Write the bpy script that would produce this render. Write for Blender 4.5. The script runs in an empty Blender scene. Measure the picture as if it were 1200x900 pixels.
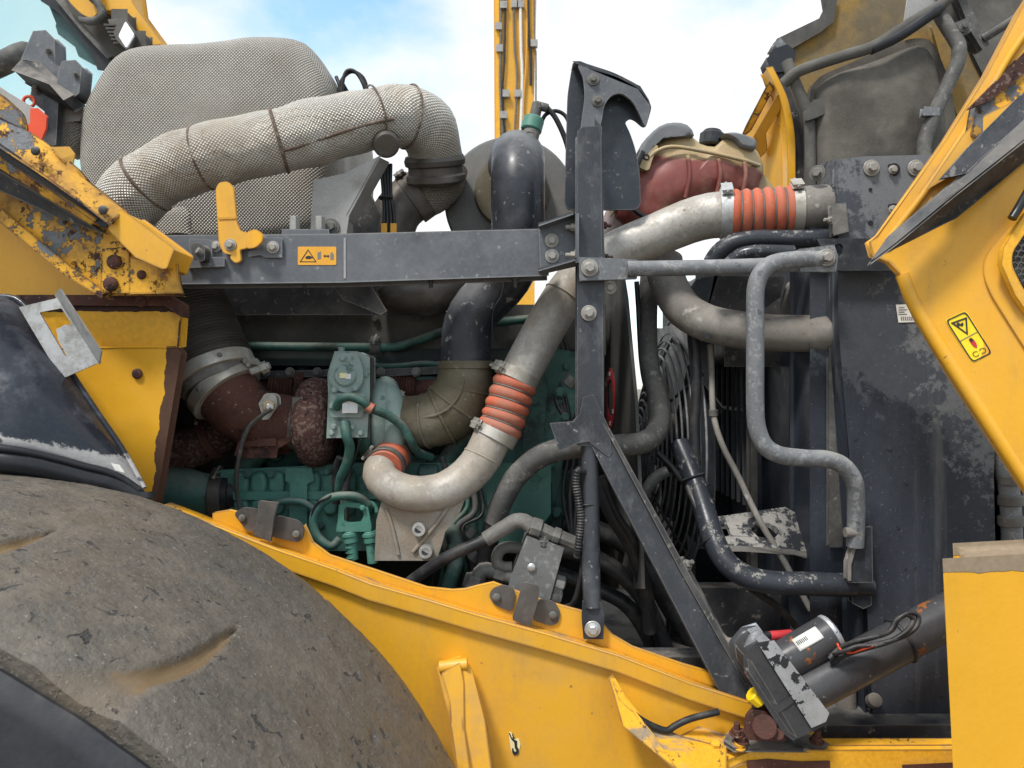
import bpy, bmesh, math, random
from mathutils import Vector, Matrix, noise, geometry
random.seed(7)
R = math.radians
sc = bpy.context.scene
COL = sc.collection
F, CAMZ = 867.0, 2.16          # focal length in photo pixels, camera height in metres

# ---------------------------------------------------------------- camera, sky, sun, exposure
cam = bpy.data.cameras.new('camera')
cam.sensor_width = 36.0
cam.lens = 36.0 * F / 1200.0
cam.clip_start, cam.clip_end = 0.02, 2000
cam.dof.use_dof = True
cam.dof.focus_distance = 1.75
cam.dof.aperture_fstop = 9
camo = bpy.data.objects.new('camera', cam)
COL.objects.link(camo)
camo.location = (0, 0, CAMZ)
camo.rotation_euler = (R(90), 0, 0)
sc.camera = camo

SUN_EL, SUN_AZ = 58.0, 218.0     # azimuth measured from +Y towards +X: light comes from behind the camera, left
world = bpy.data.worlds.new('World')
sc.world = world
world.use_nodes = True
nt = world.node_tree
nt.nodes.clear()
wo = nt.nodes.new('ShaderNodeOutputWorld')
bg = nt.nodes.new('ShaderNodeBackground')
sky = nt.nodes.new('ShaderNodeTexSky')
sky.sky_type = 'NISHITA'
sky.sun_disc = False
sky.sun_elevation = R(SUN_EL)
sky.sun_rotation = R(SUN_AZ)
sky.air_density, sky.dust_density, sky.ozone_density = 1.0, 1.0, 1.0
tc = nt.nodes.new('ShaderNodeTexCoord')
mp = nt.nodes.new('ShaderNodeMapping')
mp.inputs['Location'].default_value = (0.76, -1.19, -0.16)
mp.inputs['Scale'].default_value = (1.0, 1.0, 1.7)
n1 = nt.nodes.new('ShaderNodeTexNoise')
n1.inputs['Scale'].default_value = 2.1
n1.inputs['Detail'].default_value = 7
n1.inputs['Roughness'].default_value = 0.55
cr = nt.nodes.new('ShaderNodeMapRange')
cr.inputs['From Min'].default_value, cr.inputs['From Max'].default_value = 0.36, 0.53
n2 = nt.nodes.new('ShaderNodeTexNoise')
n2.inputs['Scale'].default_value = 3.2
n2.inputs['Detail'].default_value = 6
cc = nt.nodes.new('ShaderNodeMix'); cc.data_type = 'RGBA'
cc.inputs['A'].default_value = (5.9, 6.1, 6.35, 1)
cc.inputs['B'].default_value = (7.6, 7.6, 7.55, 1)
mx = nt.nodes.new('ShaderNodeMix'); mx.data_type = 'RGBA'
nt.links.new(tc.outputs['Generated'], mp.inputs['Vector'])
nt.links.new(mp.outputs[0], n1.inputs['Vector'])
nt.links.new(mp.outputs[0], n2.inputs['Vector'])
nt.links.new(n1.outputs['Fac'], cr.inputs['Value'])
nt.links.new(n2.outputs['Fac'], cc.inputs['Factor'])
nt.links.new(cr.outputs[0], mx.inputs['Factor'])
hs_ = nt.nodes.new('ShaderNodeHueSaturation')
hs_.inputs['Hue'].default_value, hs_.inputs['Saturation'].default_value, hs_.inputs['Value'].default_value = 0.475, 0.95, 2.0
nt.links.new(sky.outputs[0], hs_.inputs['Color'])
nt.links.new(hs_.outputs[0], mx.inputs['A'])
nt.links.new(cc.outputs['Result'], mx.inputs['B'])
nt.links.new(mx.outputs['Result'], bg.inputs['Color'])
bg.inputs['Strength'].default_value = 0.125
nt.links.new(bg.outputs[0], wo.inputs['Surface'])

sun = bpy.data.lights.new('sun', 'SUN')
sun.energy, sun.angle, sun.color = 3.0, R(10), (1.0, 0.965, 0.91)
suno = bpy.data.objects.new('sun', sun)
COL.objects.link(suno)
suno.location = (0, -3, 8)
_d = Vector((math.sin(R(SUN_AZ)) * math.cos(R(SUN_EL)), math.cos(R(SUN_AZ)) * math.cos(R(SUN_EL)), math.sin(R(SUN_EL))))
suno.rotation_euler = (-_d).to_track_quat('-Z', 'Y').to_euler()

sc.view_settings.view_transform = 'Standard'
sc.view_settings.look = 'None'
sc.view_settings.gamma = 1.0
sc.view_settings.exposure = 0.35

# ---------------------------------------------------------------- pixels to points
def P(x, y, Y):
    return Vector(((x - 600) / F * Y, Y, CAMZ - (y - 450) / F * Y))
def PX(y, pts):
    return [P(a, b, y) for a, b in pts]
def S(px, Y):
    return px * Y / F
def V3(p):
    return p if isinstance(p, Vector) else (P(*p) if len(p) == 3 else None)

# ---------------------------------------------------------------- materials
MATS = {}
def mat(name, col, rough=0.55, metal=0.0, var=0.18, vs=5.0, layers=(), bump=0.0, bs=60.0, weave=0.0, spec=0.4, fine=0.2, trans=0.0, attr=None, ior=1.45, edge=None):
    m = bpy.data.materials.new(name)
    m.use_nodes = True
    t = m.node_tree
    N, L = t.nodes.new, t.links.new
    b = t.nodes['Principled BSDF']
    geo = N('ShaderNodeNewGeometry')
    pos = geo.outputs['Position']
    def noise_(scale, det=5, st=None, ro=0.6, dist=0.0):
        n = N('ShaderNodeTexNoise')
        n.inputs['Scale'].default_value = scale
        n.inputs['Detail'].default_value = det
        n.inputs['Roughness'].default_value = ro
        n.inputs['Distortion'].default_value = dist
        src = pos
        if st:
            mpn = N('ShaderNodeMapping')
            mpn.inputs['Scale'].default_value = st
            L(pos, mpn.inputs['Vector'])
            src = mpn.outputs[0]
        L(src, n.inputs['Vector'])
        return n.outputs['Fac']
    def math_(op, a, b2=None, c=None, clamp=False):
        n = N('ShaderNodeMath'); n.operation = op; n.use_clamp = clamp
        for i, v in enumerate((a, b2, c)):
            if v is None: continue
            if isinstance(v, (int, float)): n.inputs[i].default_value = v
            else: L(v, n.inputs[i])
        return n.outputs[0]
    def ramp(v, lo, hi):
        n = N('ShaderNodeMapRange')
        n.interpolation_type = 'SMOOTHSTEP'
        n.inputs['From Min'].default_value, n.inputs['From Max'].default_value = lo, hi
        L(v, n.inputs['Value'])
        return n.outputs[0]
    def mixc(f, a, b2):
        n = N('ShaderNodeMix'); n.data_type = 'RGBA'
        for k, v in (('Factor', f), ('A', a), ('B', b2)):
            if isinstance(v, tuple): n.inputs[k].default_value = (*v[:3], 1)
            elif isinstance(v, (int, float)): n.inputs[k].default_value = v
            else: L(v, n.inputs[k])
        return n.outputs['Result']
    def mixf(f, a, b2):
        n = N('ShaderNodeMix')
        for i, v in ((0, f), (2, a), (3, b2)):
            if isinstance(v, (int, float)): n.inputs[i].default_value = v
            else: L(v, n.inputs[i])
        return n.outputs[0]
    lo = tuple(max(0, c * (1 - var)) for c in col)
    hi = tuple(min(1, c * (1 + var)) for c in col)
    c = mixc(ramp(noise_(vs, 4), 0.3, 0.7), lo, hi)
    if fine:
        f2 = ramp(noise_(vs * 30, 3), 0.25, 0.75)
        c = mixc(f2, c, mixc(0.5, c, tuple(min(1, x * (1 + 2 * fine) + fine * 0.02) for x in col)))
    rg, me = rough, metal
    rg = mixf(ramp(noise_(vs * 4, 3), 0.3, 0.7), max(0.05, rough - 0.1), min(1, rough + 0.1))
    hts = []
    if weave:
        uv = N('ShaderNodeUVMap')
        sx = N('ShaderNodeSeparateXYZ')
        L(uv.outputs[0], sx.inputs[0])
        k = math.pi / weave
        s1 = math_('ABSOLUTE', math_('SINE', math_('MULTIPLY', math_('ADD', sx.outputs[0], sx.outputs[1]), k)))
        s2 = math_('ABSOLUTE', math_('SINE', math_('MULTIPLY', math_('SUBTRACT', sx.outputs[0], sx.outputs[1]), k)))
        w = math_('MULTIPLY', s1, s2)
        c = mixc(ramp(w, 0.04, 0.42), tuple(x * 0.46 for x in col), c)
        hts.append((w, weave * 0.28))
    for ly in layers:
        f = noise_(ly.get('s', 8), ly.get('d', 6), ly.get('st'), ly.get('ro', 0.62), ly.get('dist', 0.0))
        for g in ly.get('g', ()):
            # g = (unit normal, offset, width): adds up to 0.5 past a straight line in space
            dp = N('ShaderNodeVectorMath'); dp.operation = 'DOT_PRODUCT'
            L(pos, dp.inputs[0]); dp.inputs[1].default_value = g[0]
            e = math_('MULTIPLY', math_('SUBTRACT', dp.outputs['Value'], g[1]), 1.0 / g[2])
            e = math_('MINIMUM', math_('MAXIMUM', e, -0.5), 0.5)
            f = math_('ADD', f, e)
        f = ramp(f, ly['lo'], ly['hi'])
        if ly.get('up'):
            sn = N('ShaderNodeSeparateXYZ'); L(geo.outputs['Normal'], sn.inputs[0])
            f = math_('MULTIPLY', f, ramp(sn.outputs[2], -0.15, ly['up']))
        if ly.get('a', 1) != 1: f = math_('MULTIPLY', f, ly['a'])
        lc = ly['c']
        lcm = mixc(noise_(ly.get('s', 8) * 6, 4), tuple(x * 0.7 for x in lc), tuple(min(1, x * 1.3) for x in lc))
        c = mixc(f, c, lcm)
        rg = mixf(f, rg, ly.get('r', 0.85))
        me = mixf(f, me, ly.get('m', 0.0))
        if ly.get('h'): hts.append((f, ly['h']))
    if edge:
        # worn edges: where the rounded-over normal departs from the face normal, broken up by noise
        bv = N('ShaderNodeBevel'); bv.samples = 4; bv.inputs['Radius'].default_value = edge[2]
        dt = N('ShaderNodeVectorMath'); dt.operation = 'DOT_PRODUCT'
        L(bv.outputs[0], dt.inputs[0]); L(geo.outputs['Normal'], dt.inputs[1])
        ef = math_('MULTIPLY', math_('SUBTRACT', 1.0, dt.outputs['Value']), 4.0)
        ef = ramp(math_('ADD', ef, math_('MULTIPLY', math_('SUBTRACT', noise_(edge[3], 7, None, 0.75), 0.56), 4.5)), 0.5, 0.9)
        ef = math_('MULTIPLY', ef, edge[1])
        c = mixc(ef, c, edge[0])
        rg = mixf(ef, rg, 0.75)
    if attr:
        a = N('ShaderNodeAttribute'); a.attribute_name = attr[0]
        c = mixc(a.outputs['Fac'], c, attr[1])
        rg = mixf(a.outputs['Fac'], rg, attr[2])
    if bump: hts.append((noise_(bs, 6), bump))
    prev = None
    for h, dist in hts:
        bn = N('ShaderNodeBump')
        bn.inputs['Strength'].default_value = 1.0
        if attr: L(math_('SUBTRACT', 1.0, math_('MULTIPLY', a.outputs['Fac'], 0.9)), bn.inputs['Strength'])
        bn.inputs['Distance'].default_value = abs(dist)
        bn.invert = dist < 0
        L(h, bn.inputs['Height'])
        if prev is not None: L(prev, bn.inputs['Normal'])
        prev = bn.outputs[0]
    if prev is not None: L(prev, b.inputs['Normal'])
    L(c, b.inputs['Base Color'])
    for sock, v in (('Roughness', rg), ('Metallic', me)):
        if isinstance(v, (int, float)): b.inputs[sock].default_value = v
        else: L(v, b.inputs[sock])
    b.inputs['Specular IOR Level'].default_value = spec
    b.inputs['IOR'].default_value = ior
    if trans: b.inputs['Transmission Weight'].default_value = trans
    MATS[name] = m
    return m

def gline(p, q, side, w):
    """a wear line through pixels p, q at depth Y; grows towards the side point; w in metres"""
    a, b, s = V3(p), V3(q), V3(side)
    d = (b - a).normalized()
    n = (s - a) - d * (s - a).dot(d)
    n.normalize()
    return (tuple(n), n.dot(a), w)

DUST = (0.27, 0.245, 0.21)
PALE = (0.36, 0.35, 0.335)
RUST = (0.075, 0.032, 0.02)
RUSTL = (0.20, 0.075, 0.028)
PRIMER = (0.15, 0.155, 0.165)
YEL = (0.70, 0.355, 0.024)
mat('yellow_paint', YEL, 0.34, var=0.07, vs=3, fine=0.03, bump=0.0003, bs=90, spec=0.5, edge=((0.22, 0.12, 0.05), 0.6, 0.004, 26), layers=[
    dict(c=(0.50, 0.27, 0.06), s=14, d=8, ro=0.75, lo=0.46, hi=0.70, a=0.45, r=0.65, st=(1, 1, 0.25)),
    dict(c=(0.42, 0.25, 0.09), s=3, d=8, ro=0.7, lo=0.50, hi=0.75, a=0.4, r=0.7),
    dict(c=(0.36, 0.19, 0.035), s=7, lo=0.52, hi=0.85, a=0.45, r=0.7),
    dict(c=(0.16, 0.10, 0.05), s=70, lo=0.68, hi=0.72, a=0.8),
    dict(c=DUST, s=12, lo=0.42, hi=0.8, up=0.9, a=0.75)])
mat('yellow_deck', YEL, 0.45, var=0.1, vs=4, bump=0.0008, bs=70, edge=((0.12, 0.07, 0.04), 0.8, 0.006, 30), layers=[
    dict(c=(0.22, 0.20, 0.17), s=9, lo=0.50, hi=0.62, st=(0.6, 1.6, 1), up=0.5, a=0.9),
    dict(c=RUST, s=26, d=9, ro=0.75, lo=0.63, hi=0.65, h=-0.0008),
    dict(c=(0.05, 0.045, 0.04), s=60, lo=0.62, hi=0.68, up=0.6, a=0.8)])
mat('yellow_worn', YEL, 0.4, var=0.12, vs=4, bump=0.0006, bs=80, edge=((0.07, 0.04, 0.028), 0.9, 0.007, 30), layers=[
    dict(c=(0.16, 0.085, 0.035), s=9, lo=0.36, hi=0.70, a=0.85, r=0.7),
    dict(c=RUSTL, s=16, d=10, ro=0.75, lo=0.53, hi=0.6, h=-0.0006, a=0.85),
    dict(c=PRIMER, s=8, d=10, ro=0.74, lo=0.545, hi=0.56, h=-0.0010, r=0.5),
    dict(c=RUST, s=17, d=10, ro=0.76, lo=0.575, hi=0.60, h=-0.0010)])
mat('yellow_pillar', YEL, 0.42, var=0.07, vs=3, fine=0.03, bump=0.0004, bs=90, layers=[
    dict(c=(0.36, 0.20, 0.06), s=6, lo=0.5, hi=0.85, a=0.5, r=0.7),
    dict(c=(0.25, 0.2, 0.15), s=30, lo=0.655, hi=0.67, r=0.6),
    dict(c=(0.085, 0.042, 0.026), s=16, d=7, lo=0.5, hi=0.53, h=-0.0012, r=0.8,
         g=[gline((204, 345, 1.57), (176, 585, 1.57), (260, 460, 1.57), 0.03)])])
mat('yellow_seam', YEL, 0.45, var=0.08, vs=3, bump=0.0004, bs=90, layers=[
    dict(c=(0.05, 0.026, 0.022), s=13, d=7, lo=0.50, hi=0.52, h=-0.001, r=0.8, st=(0.6, 1, 1.4),
         g=[gline((0, 364, 1.55), (200, 364, 1.55), (100, 300, 1.55), 0.03)])])
mat('black_paint', (0.020, 0.024, 0.031), 0.36, var=0.25, vs=4, bump=0.0003, bs=100, edge=((0.20, 0.19, 0.18), 0.45, 0.003, 30), layers=[
    dict(c=(0.16, 0.165, 0.175), s=11, d=9, ro=0.72, lo=0.48, hi=0.8, a=0.35),
    dict(c=DUST, s=60, lo=0.62, hi=0.72, a=0.6),
    dict(c=DUST, s=10, lo=0.3, hi=0.7, up=0.8, a=0.6)])
mat('radiator_paint', (0.019, 0.024, 0.034), 0.4, var=0.25, vs=3, bump=0.0004, bs=90, layers=[
    dict(c=(0.08, 0.09, 0.11), s=5, lo=0.35, hi=0.75, a=0.4, st=(1, 1, 0.35)),
    dict(c=(0.13, 0.14, 0.155), s=12, d=10, lo=0.50, hi=0.56, a=0.26, ro=0.74, r=0.65,
         g=[gline((985, 440, 1.6), (1160, 555, 1.6), (1060, 300, 1.6), 0.35)]),
    dict(c=(0.30, 0.30, 0.30), s=30, d=9, lo=0.56, hi=0.64, a=0.35, ro=0.75,
         g=[gline((1100, 500, 1.6), (1165, 640, 1.6), (1160, 500, 1.6), 0.5)]),
    dict(c=(0.35, 0.345, 0.33), s=170, d=3, lo=0.66, hi=0.71, a=0.28),
    dict(c=(0.012, 0.013, 0.016), s=22, lo=0.66, hi=0.70, a=0.8),
    dict(c=(0.20, 0.195, 0.19), s=6, d=8, lo=0.58, hi=0.75, a=0.4, st=(2.2, 2.2, 0.18))])
mat('dusty_black', (0.024, 0.025, 0.029), 0.55, var=0.3, vs=5, bump=0.0005, bs=90, edge=((0.22, 0.2, 0.18), 0.45, 0.003, 30), layers=[
    dict(c=(0.14, 0.132, 0.12), s=9, d=9, ro=0.72, lo=0.42, hi=0.75, a=0.55),
    dict(c=DUST, s=50, lo=0.58, hi=0.7, a=0.7),
    dict(c=DUST, s=10, lo=0.3, hi=0.6, up=0.8, a=0.7)])
mat('peeling_black', (0.022, 0.025, 0.031), 0.33, var=0.25, vs=5, bump=0.0004, bs=90, layers=[
    dict(c=(0.26, 0.25, 0.23), s=26, d=10, ro=0.78, lo=0.555, hi=0.58, h=-0.0005, up=0.5, a=0.8),
    dict(c=(0.24, 0.23, 0.22), s=45, d=9, ro=0.75, lo=0.61, hi=0.63, a=0.7)])
mat('grey_frame', (0.092, 0.098, 0.108), 0.45, var=0.15, vs=4, bump=0.0003, bs=100, edge=((0.27, 0.265, 0.255), 0.5, 0.003, 30), layers=[
    dict(c=(0.21, 0.212, 0.213), s=8, d=9, ro=0.72, lo=0.45, hi=0.8, a=0.5),
    dict(c=(0.05, 0.05, 0.055), s=12, lo=0.58, hi=0.7, a=0.5),
    dict(c=PALE, s=60, lo=0.62, hi=0.7, a=0.5)])
mat('grey_tube', (0.125, 0.13, 0.137), 0.45, var=0.15, vs=6, bump=0.0004, bs=80, layers=[
    dict(c=(0.30, 0.30, 0.295), s=45, d=9, ro=0.75, lo=0.50, hi=0.62, a=0.6),
    dict(c=(0.06, 0.06, 0.065), s=40, lo=0.62, hi=0.66, a=0.7),
    dict(c=PALE, s=10, lo=0.3, hi=0.7, up=0.8, a=0.5)])
mat('post_paint', (0.034, 0.037, 0.043), 0.4, var=0.25, vs=6, bump=0.0004, bs=90, edge=((0.20, 0.19, 0.17), 0.3, 0.0028, 30), layers=[
    dict(c=(0.15, 0.155, 0.16), s=18, d=9, ro=0.74, lo=0.46, hi=0.72, a=0.55, st=(1, 1, 0.5)),
    dict(c=(0.3, 0.29, 0.27), s=70, lo=0.62, hi=0.7, a=0.6)])
mat('silver_pipe', (0.37, 0.35, 0.32), 0.5, metal=0.25, var=0.12, vs=4, bump=0.0004, bs=120, layers=[
    dict(c=(0.27, 0.215, 0.15), s=5, lo=0.40, hi=0.70, a=0.75, r=0.75),
    dict(c=(0.17, 0.155, 0.14), s=24, d=10, ro=0.76, lo=0.52, hi=0.68, a=0.55, st=(1, 1, 0.5)),
    dict(c=(0.24, 0.215, 0.18), s=16, d=10, ro=0.78, lo=0.47, hi=0.60, a=0.5, r=0.8),
    dict(c=(0.5, 0.49, 0.47), s=34, d=9, ro=0.75, lo=0.58, hi=0.66, a=0.6),
    dict(c=(0.13, 0.09, 0.06), s=80, lo=0.66, hi=0.70, a=0.7)])
mat('peeling_plate', (0.026, 0.028, 0.033), 0.4, var=0.25, vs=5, bump=0.0004, bs=90, layers=[
    dict(c=(0.30, 0.285, 0.26), s=22, d=10, ro=0.78, lo=0.49, hi=0.515, h=-0.0005, a=0.85),
    dict(c=(0.2, 0.12, 0.06), s=16, d=9, ro=0.75, lo=0.62, hi=0.66, a=0.7)])
mat('manifold_green', (0.058, 0.155, 0.125), 0.5, var=0.18, vs=7, bump=0.0006, bs=80, layers=[
    dict(c=(0.02, 0.035, 0.03), s=12, d=9, ro=0.74, lo=0.54, hi=0.70, a=0.7),
    dict(c=(0.2, 0.26, 0.23), s=18, d=9, ro=0.72, lo=0.54, hi=0.75, a=0.4)])
mat('tank_body', (0.36, 0.27, 0.145), 0.4, var=0.12, vs=6, layers=[
    dict(c=(0.20, 0.056, 0.046), s=7, d=5, lo=0.36, hi=0.64, r=0.35, g=[gline((758, 181, 1.98), (896, 201, 1.98), (800, 260, 1.98), 0.045)]),
    dict(c=(0.33, 0.20, 0.13), s=7, d=9, ro=0.7, lo=0.50, hi=0.72, a=0.55),
    dict(c=(0.36, 0.30, 0.22), s=16, d=9, ro=0.74, lo=0.54, hi=0.75, a=0.5, st=(1, 1, 0.5))])
mat('dusty_pipe', (0.155, 0.142, 0.126), 0.75, metal=0.1, var=0.18, vs=5, bump=0.0005, bs=100, layers=[
    dict(c=(0.33, 0.31, 0.28), s=9, lo=0.42, hi=0.75, a=0.7),
    dict(c=(0.42, 0.41, 0.38), s=26, lo=0.62, hi=0.68, a=0.6),
    dict(c=(0.08, 0.075, 0.07), s=60, lo=0.62, hi=0.68, a=0.6)])
mat('cast_beige', (0.24, 0.20, 0.155), 0.7, metal=0.2, var=0.15, vs=6, bump=0.0008, bs=150, layers=[
    dict(c=(0.36, 0.34, 0.31), s=9, lo=0.45, hi=0.7, a=0.6)])
mat('orange_silicone', (0.43, 0.10, 0.05), 0.65, var=0.12, vs=12, spec=0.3, layers=[
    dict(c=(0.30, 0.185, 0.14), s=14, lo=0.38, hi=0.72, a=0.65), dict(c=(0.36, 0.32, 0.28), s=80, lo=0.58, hi=0.7, a=0.4)])
mat('clamp_steel', (0.38, 0.36, 0.32), 0.5, metal=0.6, var=0.2, vs=10, bump=0.0003, layers=[
    dict(c=(0.26, 0.23, 0.18), s=18, lo=0.42, hi=0.65, a=0.7)])
mat('bright_steel', (0.50, 0.50, 0.49), 0.4, metal=0.8, var=0.15, vs=14, layers=[
    dict(c=(0.2, 0.18, 0.15), s=40, lo=0.5, hi=0.7, a=0.6)])
mat('bolt_steel', (0.30, 0.285, 0.26), 0.6, metal=0.45, var=0.2, vs=25, layers=[
    dict(c=(0.24, 0.22, 0.19), s=50, lo=0.42, hi=0.65, a=0.7)])
mat('galvanised', (0.42, 0.425, 0.42), 0.55, metal=0.5, var=0.2, vs=14, bump=0.0003, layers=[
    dict(c=(0.19, 0.18, 0.165), s=24, d=9, ro=0.74, lo=0.44, hi=0.66, a=0.8)])
mat('olive_rubber', (0.085, 0.070, 0.042), 0.6, var=0.15, vs=8, layers=[
    dict(c=(0.26, 0.24, 0.20), s=10, lo=0.42, hi=0.8, a=0.45),
    dict(c=(0.3, 0.28, 0.24), s=70, lo=0.6, hi=0.7, a=0.4)])
mat('black_plastic', (0.018, 0.020, 0.026), 0.32, var=0.2, vs=6, bump=0.0002, layers=[
    dict(c=(0.22, 0.23, 0.25), s=7, lo=0.45, hi=0.85, a=0.45, r=0.7),
    dict(c=PALE, s=50, lo=0.62, hi=0.68, a=0.5),
    dict(c=(0.25, 0.25, 0.25), s=8, lo=0.3, hi=0.7, up=0.8, a=0.55)])
mat('filter_plate', (0.12, 0.118, 0.112), 0.6, var=0.12, vs=5, metal=0.2, layers=[
    dict(c=(0.22, 0.2, 0.18), s=7, lo=0.42, hi=0.75, a=0.55)])
mat('engine_green', (0.032, 0.095, 0.077), 0.5, var=0.2, vs=7, bump=0.0006, bs=80, layers=[
    dict(c=(0.014, 0.017, 0.015), s=10, d=9, ro=0.72, lo=0.44, hi=0.66, a=0.8),
    dict(c=(0.22, 0.26, 0.235), s=16, lo=0.52, hi=0.75, a=0.35),
    dict(c=DUST, s=9, lo=0.3, hi=0.7, up=0.8, a=0.5)])
mat('engine_shaded', (0.016, 0.024, 0.022), 0.7, var=0.3, vs=6, bump=0.001, bs=60, layers=[dict(c=(0.05, 0.055, 0.05), s=9, lo=0.5, hi=0.75, a=0.5)])  # near-black copy of the engine green, bay shade put into the colour
mat('yellow_block', YEL, 0.36, var=0.06, vs=3, fine=0.04, bump=0.0004, bs=90, layers=[
    dict(c=(0.42, 0.22, 0.05), s=5, lo=0.5, hi=0.85, a=0.4, r=0.7, st=(1, 1, 0.3)),
    dict(c=(0.2, 0.15, 0.08), s=60, lo=0.70, hi=0.73, a=0.8),
    dict(c=(0.26, 0.20, 0.135), s=14, d=8, lo=0.48, hi=0.55, h=0.001, r=0.95, g=[gline((1110, 673, 1.2), (1340, 663, 1.2), (1200, 600, 1.2), 0.022)])])
mat('pale_green', (0.185, 0.25, 0.225), 0.55, var=0.15, vs=9, bump=0.0004, bs=90, layers=[
    dict(c=(0.36, 0.38, 0.36), s=12, lo=0.42, hi=0.7, a=0.6),
    dict(c=(0.06, 0.10, 0.085), s=30, lo=0.58, hi=0.66, a=0.7)])
mat('connector_green', (0.060, 0.18, 0.135), 0.5, var=0.15, vs=9, layers=[
    dict(c=(0.2, 0.3, 0.26), s=16, lo=0.5, hi=0.75, a=0.5),
    dict(c=(0.02, 0.05, 0.04), s=24, lo=0.58, hi=0.7, a=0.6)])
mat('rusty_cast', (0.070, 0.028, 0.020), 0.8, var=0.3, vs=9, bump=0.0012, bs=120, layers=[
    dict(c=(0.13, 0.055, 0.035), s=22, lo=0.5, hi=0.7, a=0.7),
    dict(c=(0.022, 0.012, 0.012), s=14, lo=0.55, hi=0.62, a=0.8),
    dict(c=(0.28, 0.22, 0.19), s=110, d=2, lo=0.66, hi=0.71, a=0.7)])
mat('scaly_rust', (0.055, 0.024, 0.019), 0.85, var=0.3, vs=9, bump=0.0016, bs=90, layers=[
    dict(c=(0.16, 0.11, 0.09), s=110, d=3, lo=0.52, hi=0.56, h=0.001, a=0.8),
    dict(c=(0.02, 0.01, 0.01), s=70, d=2, lo=0.62, hi=0.66)])
mat('dark_flex', (0.06, 0.054, 0.046), 0.6, metal=0.3, var=0.25, vs=5, layers=[
    dict(c=(0.14, 0.125, 0.105), s=9, lo=0.4, hi=0.75, a=0.55)])
mat('rubber_hose', (0.014, 0.014, 0.016), 0.45, var=0.25, vs=10, layers=[
    dict(c=(0.10, 0.095, 0.088), s=16, d=9, ro=0.74, lo=0.47, hi=0.72, a=0.45),
    dict(c=DUST, s=20, d=8, lo=0.45, hi=0.7, up=0.9, a=0.3)])
mat('grey_hose', (0.066, 0.064, 0.060), 0.65, var=0.2, vs=9, bump=0.0003, bs=100, layers=[
    dict(c=(0.19, 0.182, 0.166), s=14, d=9, ro=0.74, lo=0.44, hi=0.7, a=0.65),
    dict(c=(0.32, 0.31, 0.28), s=50, lo=0.58, hi=0.68, a=0.5)])
mat('fitting_metal', (0.12, 0.115, 0.105), 0.7, metal=0.3, var=0.2, vs=15, bump=0.0008, bs=150, layers=[
    dict(c=(0.22, 0.21, 0.19), s=22, lo=0.45, hi=0.65, a=0.7)])
mat('valve_metal', (0.15, 0.15, 0.148), 0.65, metal=0.35, var=0.15, vs=12, bump=0.0004, bs=150, layers=[
    dict(c=(0.32, 0.32, 0.31), s=60, lo=0.52, hi=0.66, a=0.6),
    dict(c=(0.06, 0.06, 0.058), s=16, lo=0.52, hi=0.66, a=0.6)])
mat('bracket_brown', (0.085, 0.075, 0.068), 0.6, metal=0.3, var=0.2, vs=12, bump=0.0003, bs=150, layers=[
    dict(c=(0.17, 0.155, 0.14), s=14, lo=0.45, hi=0.7, a=0.6)])
mat('fibre_shroud', (0.06, 0.058, 0.056), 0.75, var=0.3, vs=8, bump=0.0007, bs=60, layers=[
    dict(c=(0.19, 0.175, 0.155), s=10, lo=0.40, hi=0.7, a=0.6, st=(1, 1, 0.2))])
mat('heat_blanket', (0.36, 0.338, 0.30), 0.45, metal=0.3, var=0.14, vs=3, weave=0.0086, layers=[
    dict(c=(0.23, 0.21, 0.18), s=4, d=2, lo=0.45, hi=0.65, a=0.3, st=(1, 1, 0.7), h=-0.004, dist=0.8),
    dict(c=(0.24, 0.205, 0.165), s=4, lo=0.42, hi=0.72, a=0.55, m=0.2)])
mat('pipe_wrap', (0.55, 0.515, 0.455), 0.38, metal=0.25, var=0.14, vs=4, weave=0.0082, layers=[
    dict(c=(0.33, 0.27, 0.2), s=8, d=4, lo=0.42, hi=0.62, a=0.45, h=-0.006, dist=1.0),
    dict(c=(0.24, 0.18, 0.12), s=6, lo=0.47, hi=0.7, a=0.65, m=0.2),
    dict(c=(0.62, 0.64, 0.66), s=7, lo=0.56, hi=0.75, a=0.35, m=0.5)])
mat('stitch_brown', (0.12, 0.085, 0.065), 0.85, var=0.3, vs=30, bump=0.0015, bs=200, layers=[
    dict(c=(0.3, 0.25, 0.2), s=60, lo=0.5, hi=0.62, a=0.7)])
mat('bracket_pale', (0.29, 0.28, 0.265), 0.6, metal=0.35, var=0.12, vs=8, bump=0.0003, layers=[
    dict(c=(0.17, 0.14, 0.11), s=9, lo=0.5, hi=0.75, a=0.6)])
mat('brown_steel', (0.10, 0.088, 0.078), 0.5, metal=0.5, var=0.2, vs=8, layers=[
    dict(c=(0.24, 0.21, 0.18), s=12, lo=0.45, hi=0.7, a=0.6)])
mat('tank_plastic', (0.36, 0.27, 0.145), 0.5, var=0.12, vs=6, layers=[
    dict(c=(0.28, 0.255, 0.21), s=9, lo=0.4, hi=0.7, a=0.6)])
mat('tank_coolant', (0.17, 0.042, 0.036), 0.4, var=0.2, vs=5, layers=[
    dict(c=(0.30, 0.15, 0.10), s=6, d=8, lo=0.42, hi=0.70, a=0.65),
    dict(c=(0.36, 0.29, 0.2), s=14, d=9, ro=0.72, lo=0.52, hi=0.75, a=0.55, st=(1, 1, 0.5))])
mat('tank_cover', (0.13, 0.135, 0.14), 0.7, var=0.15, vs=9, bump=0.0005, bs=140, layers=[
    dict(c=(0.24, 0.24, 0.235), s=12, lo=0.45, hi=0.75, a=0.5)])
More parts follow.
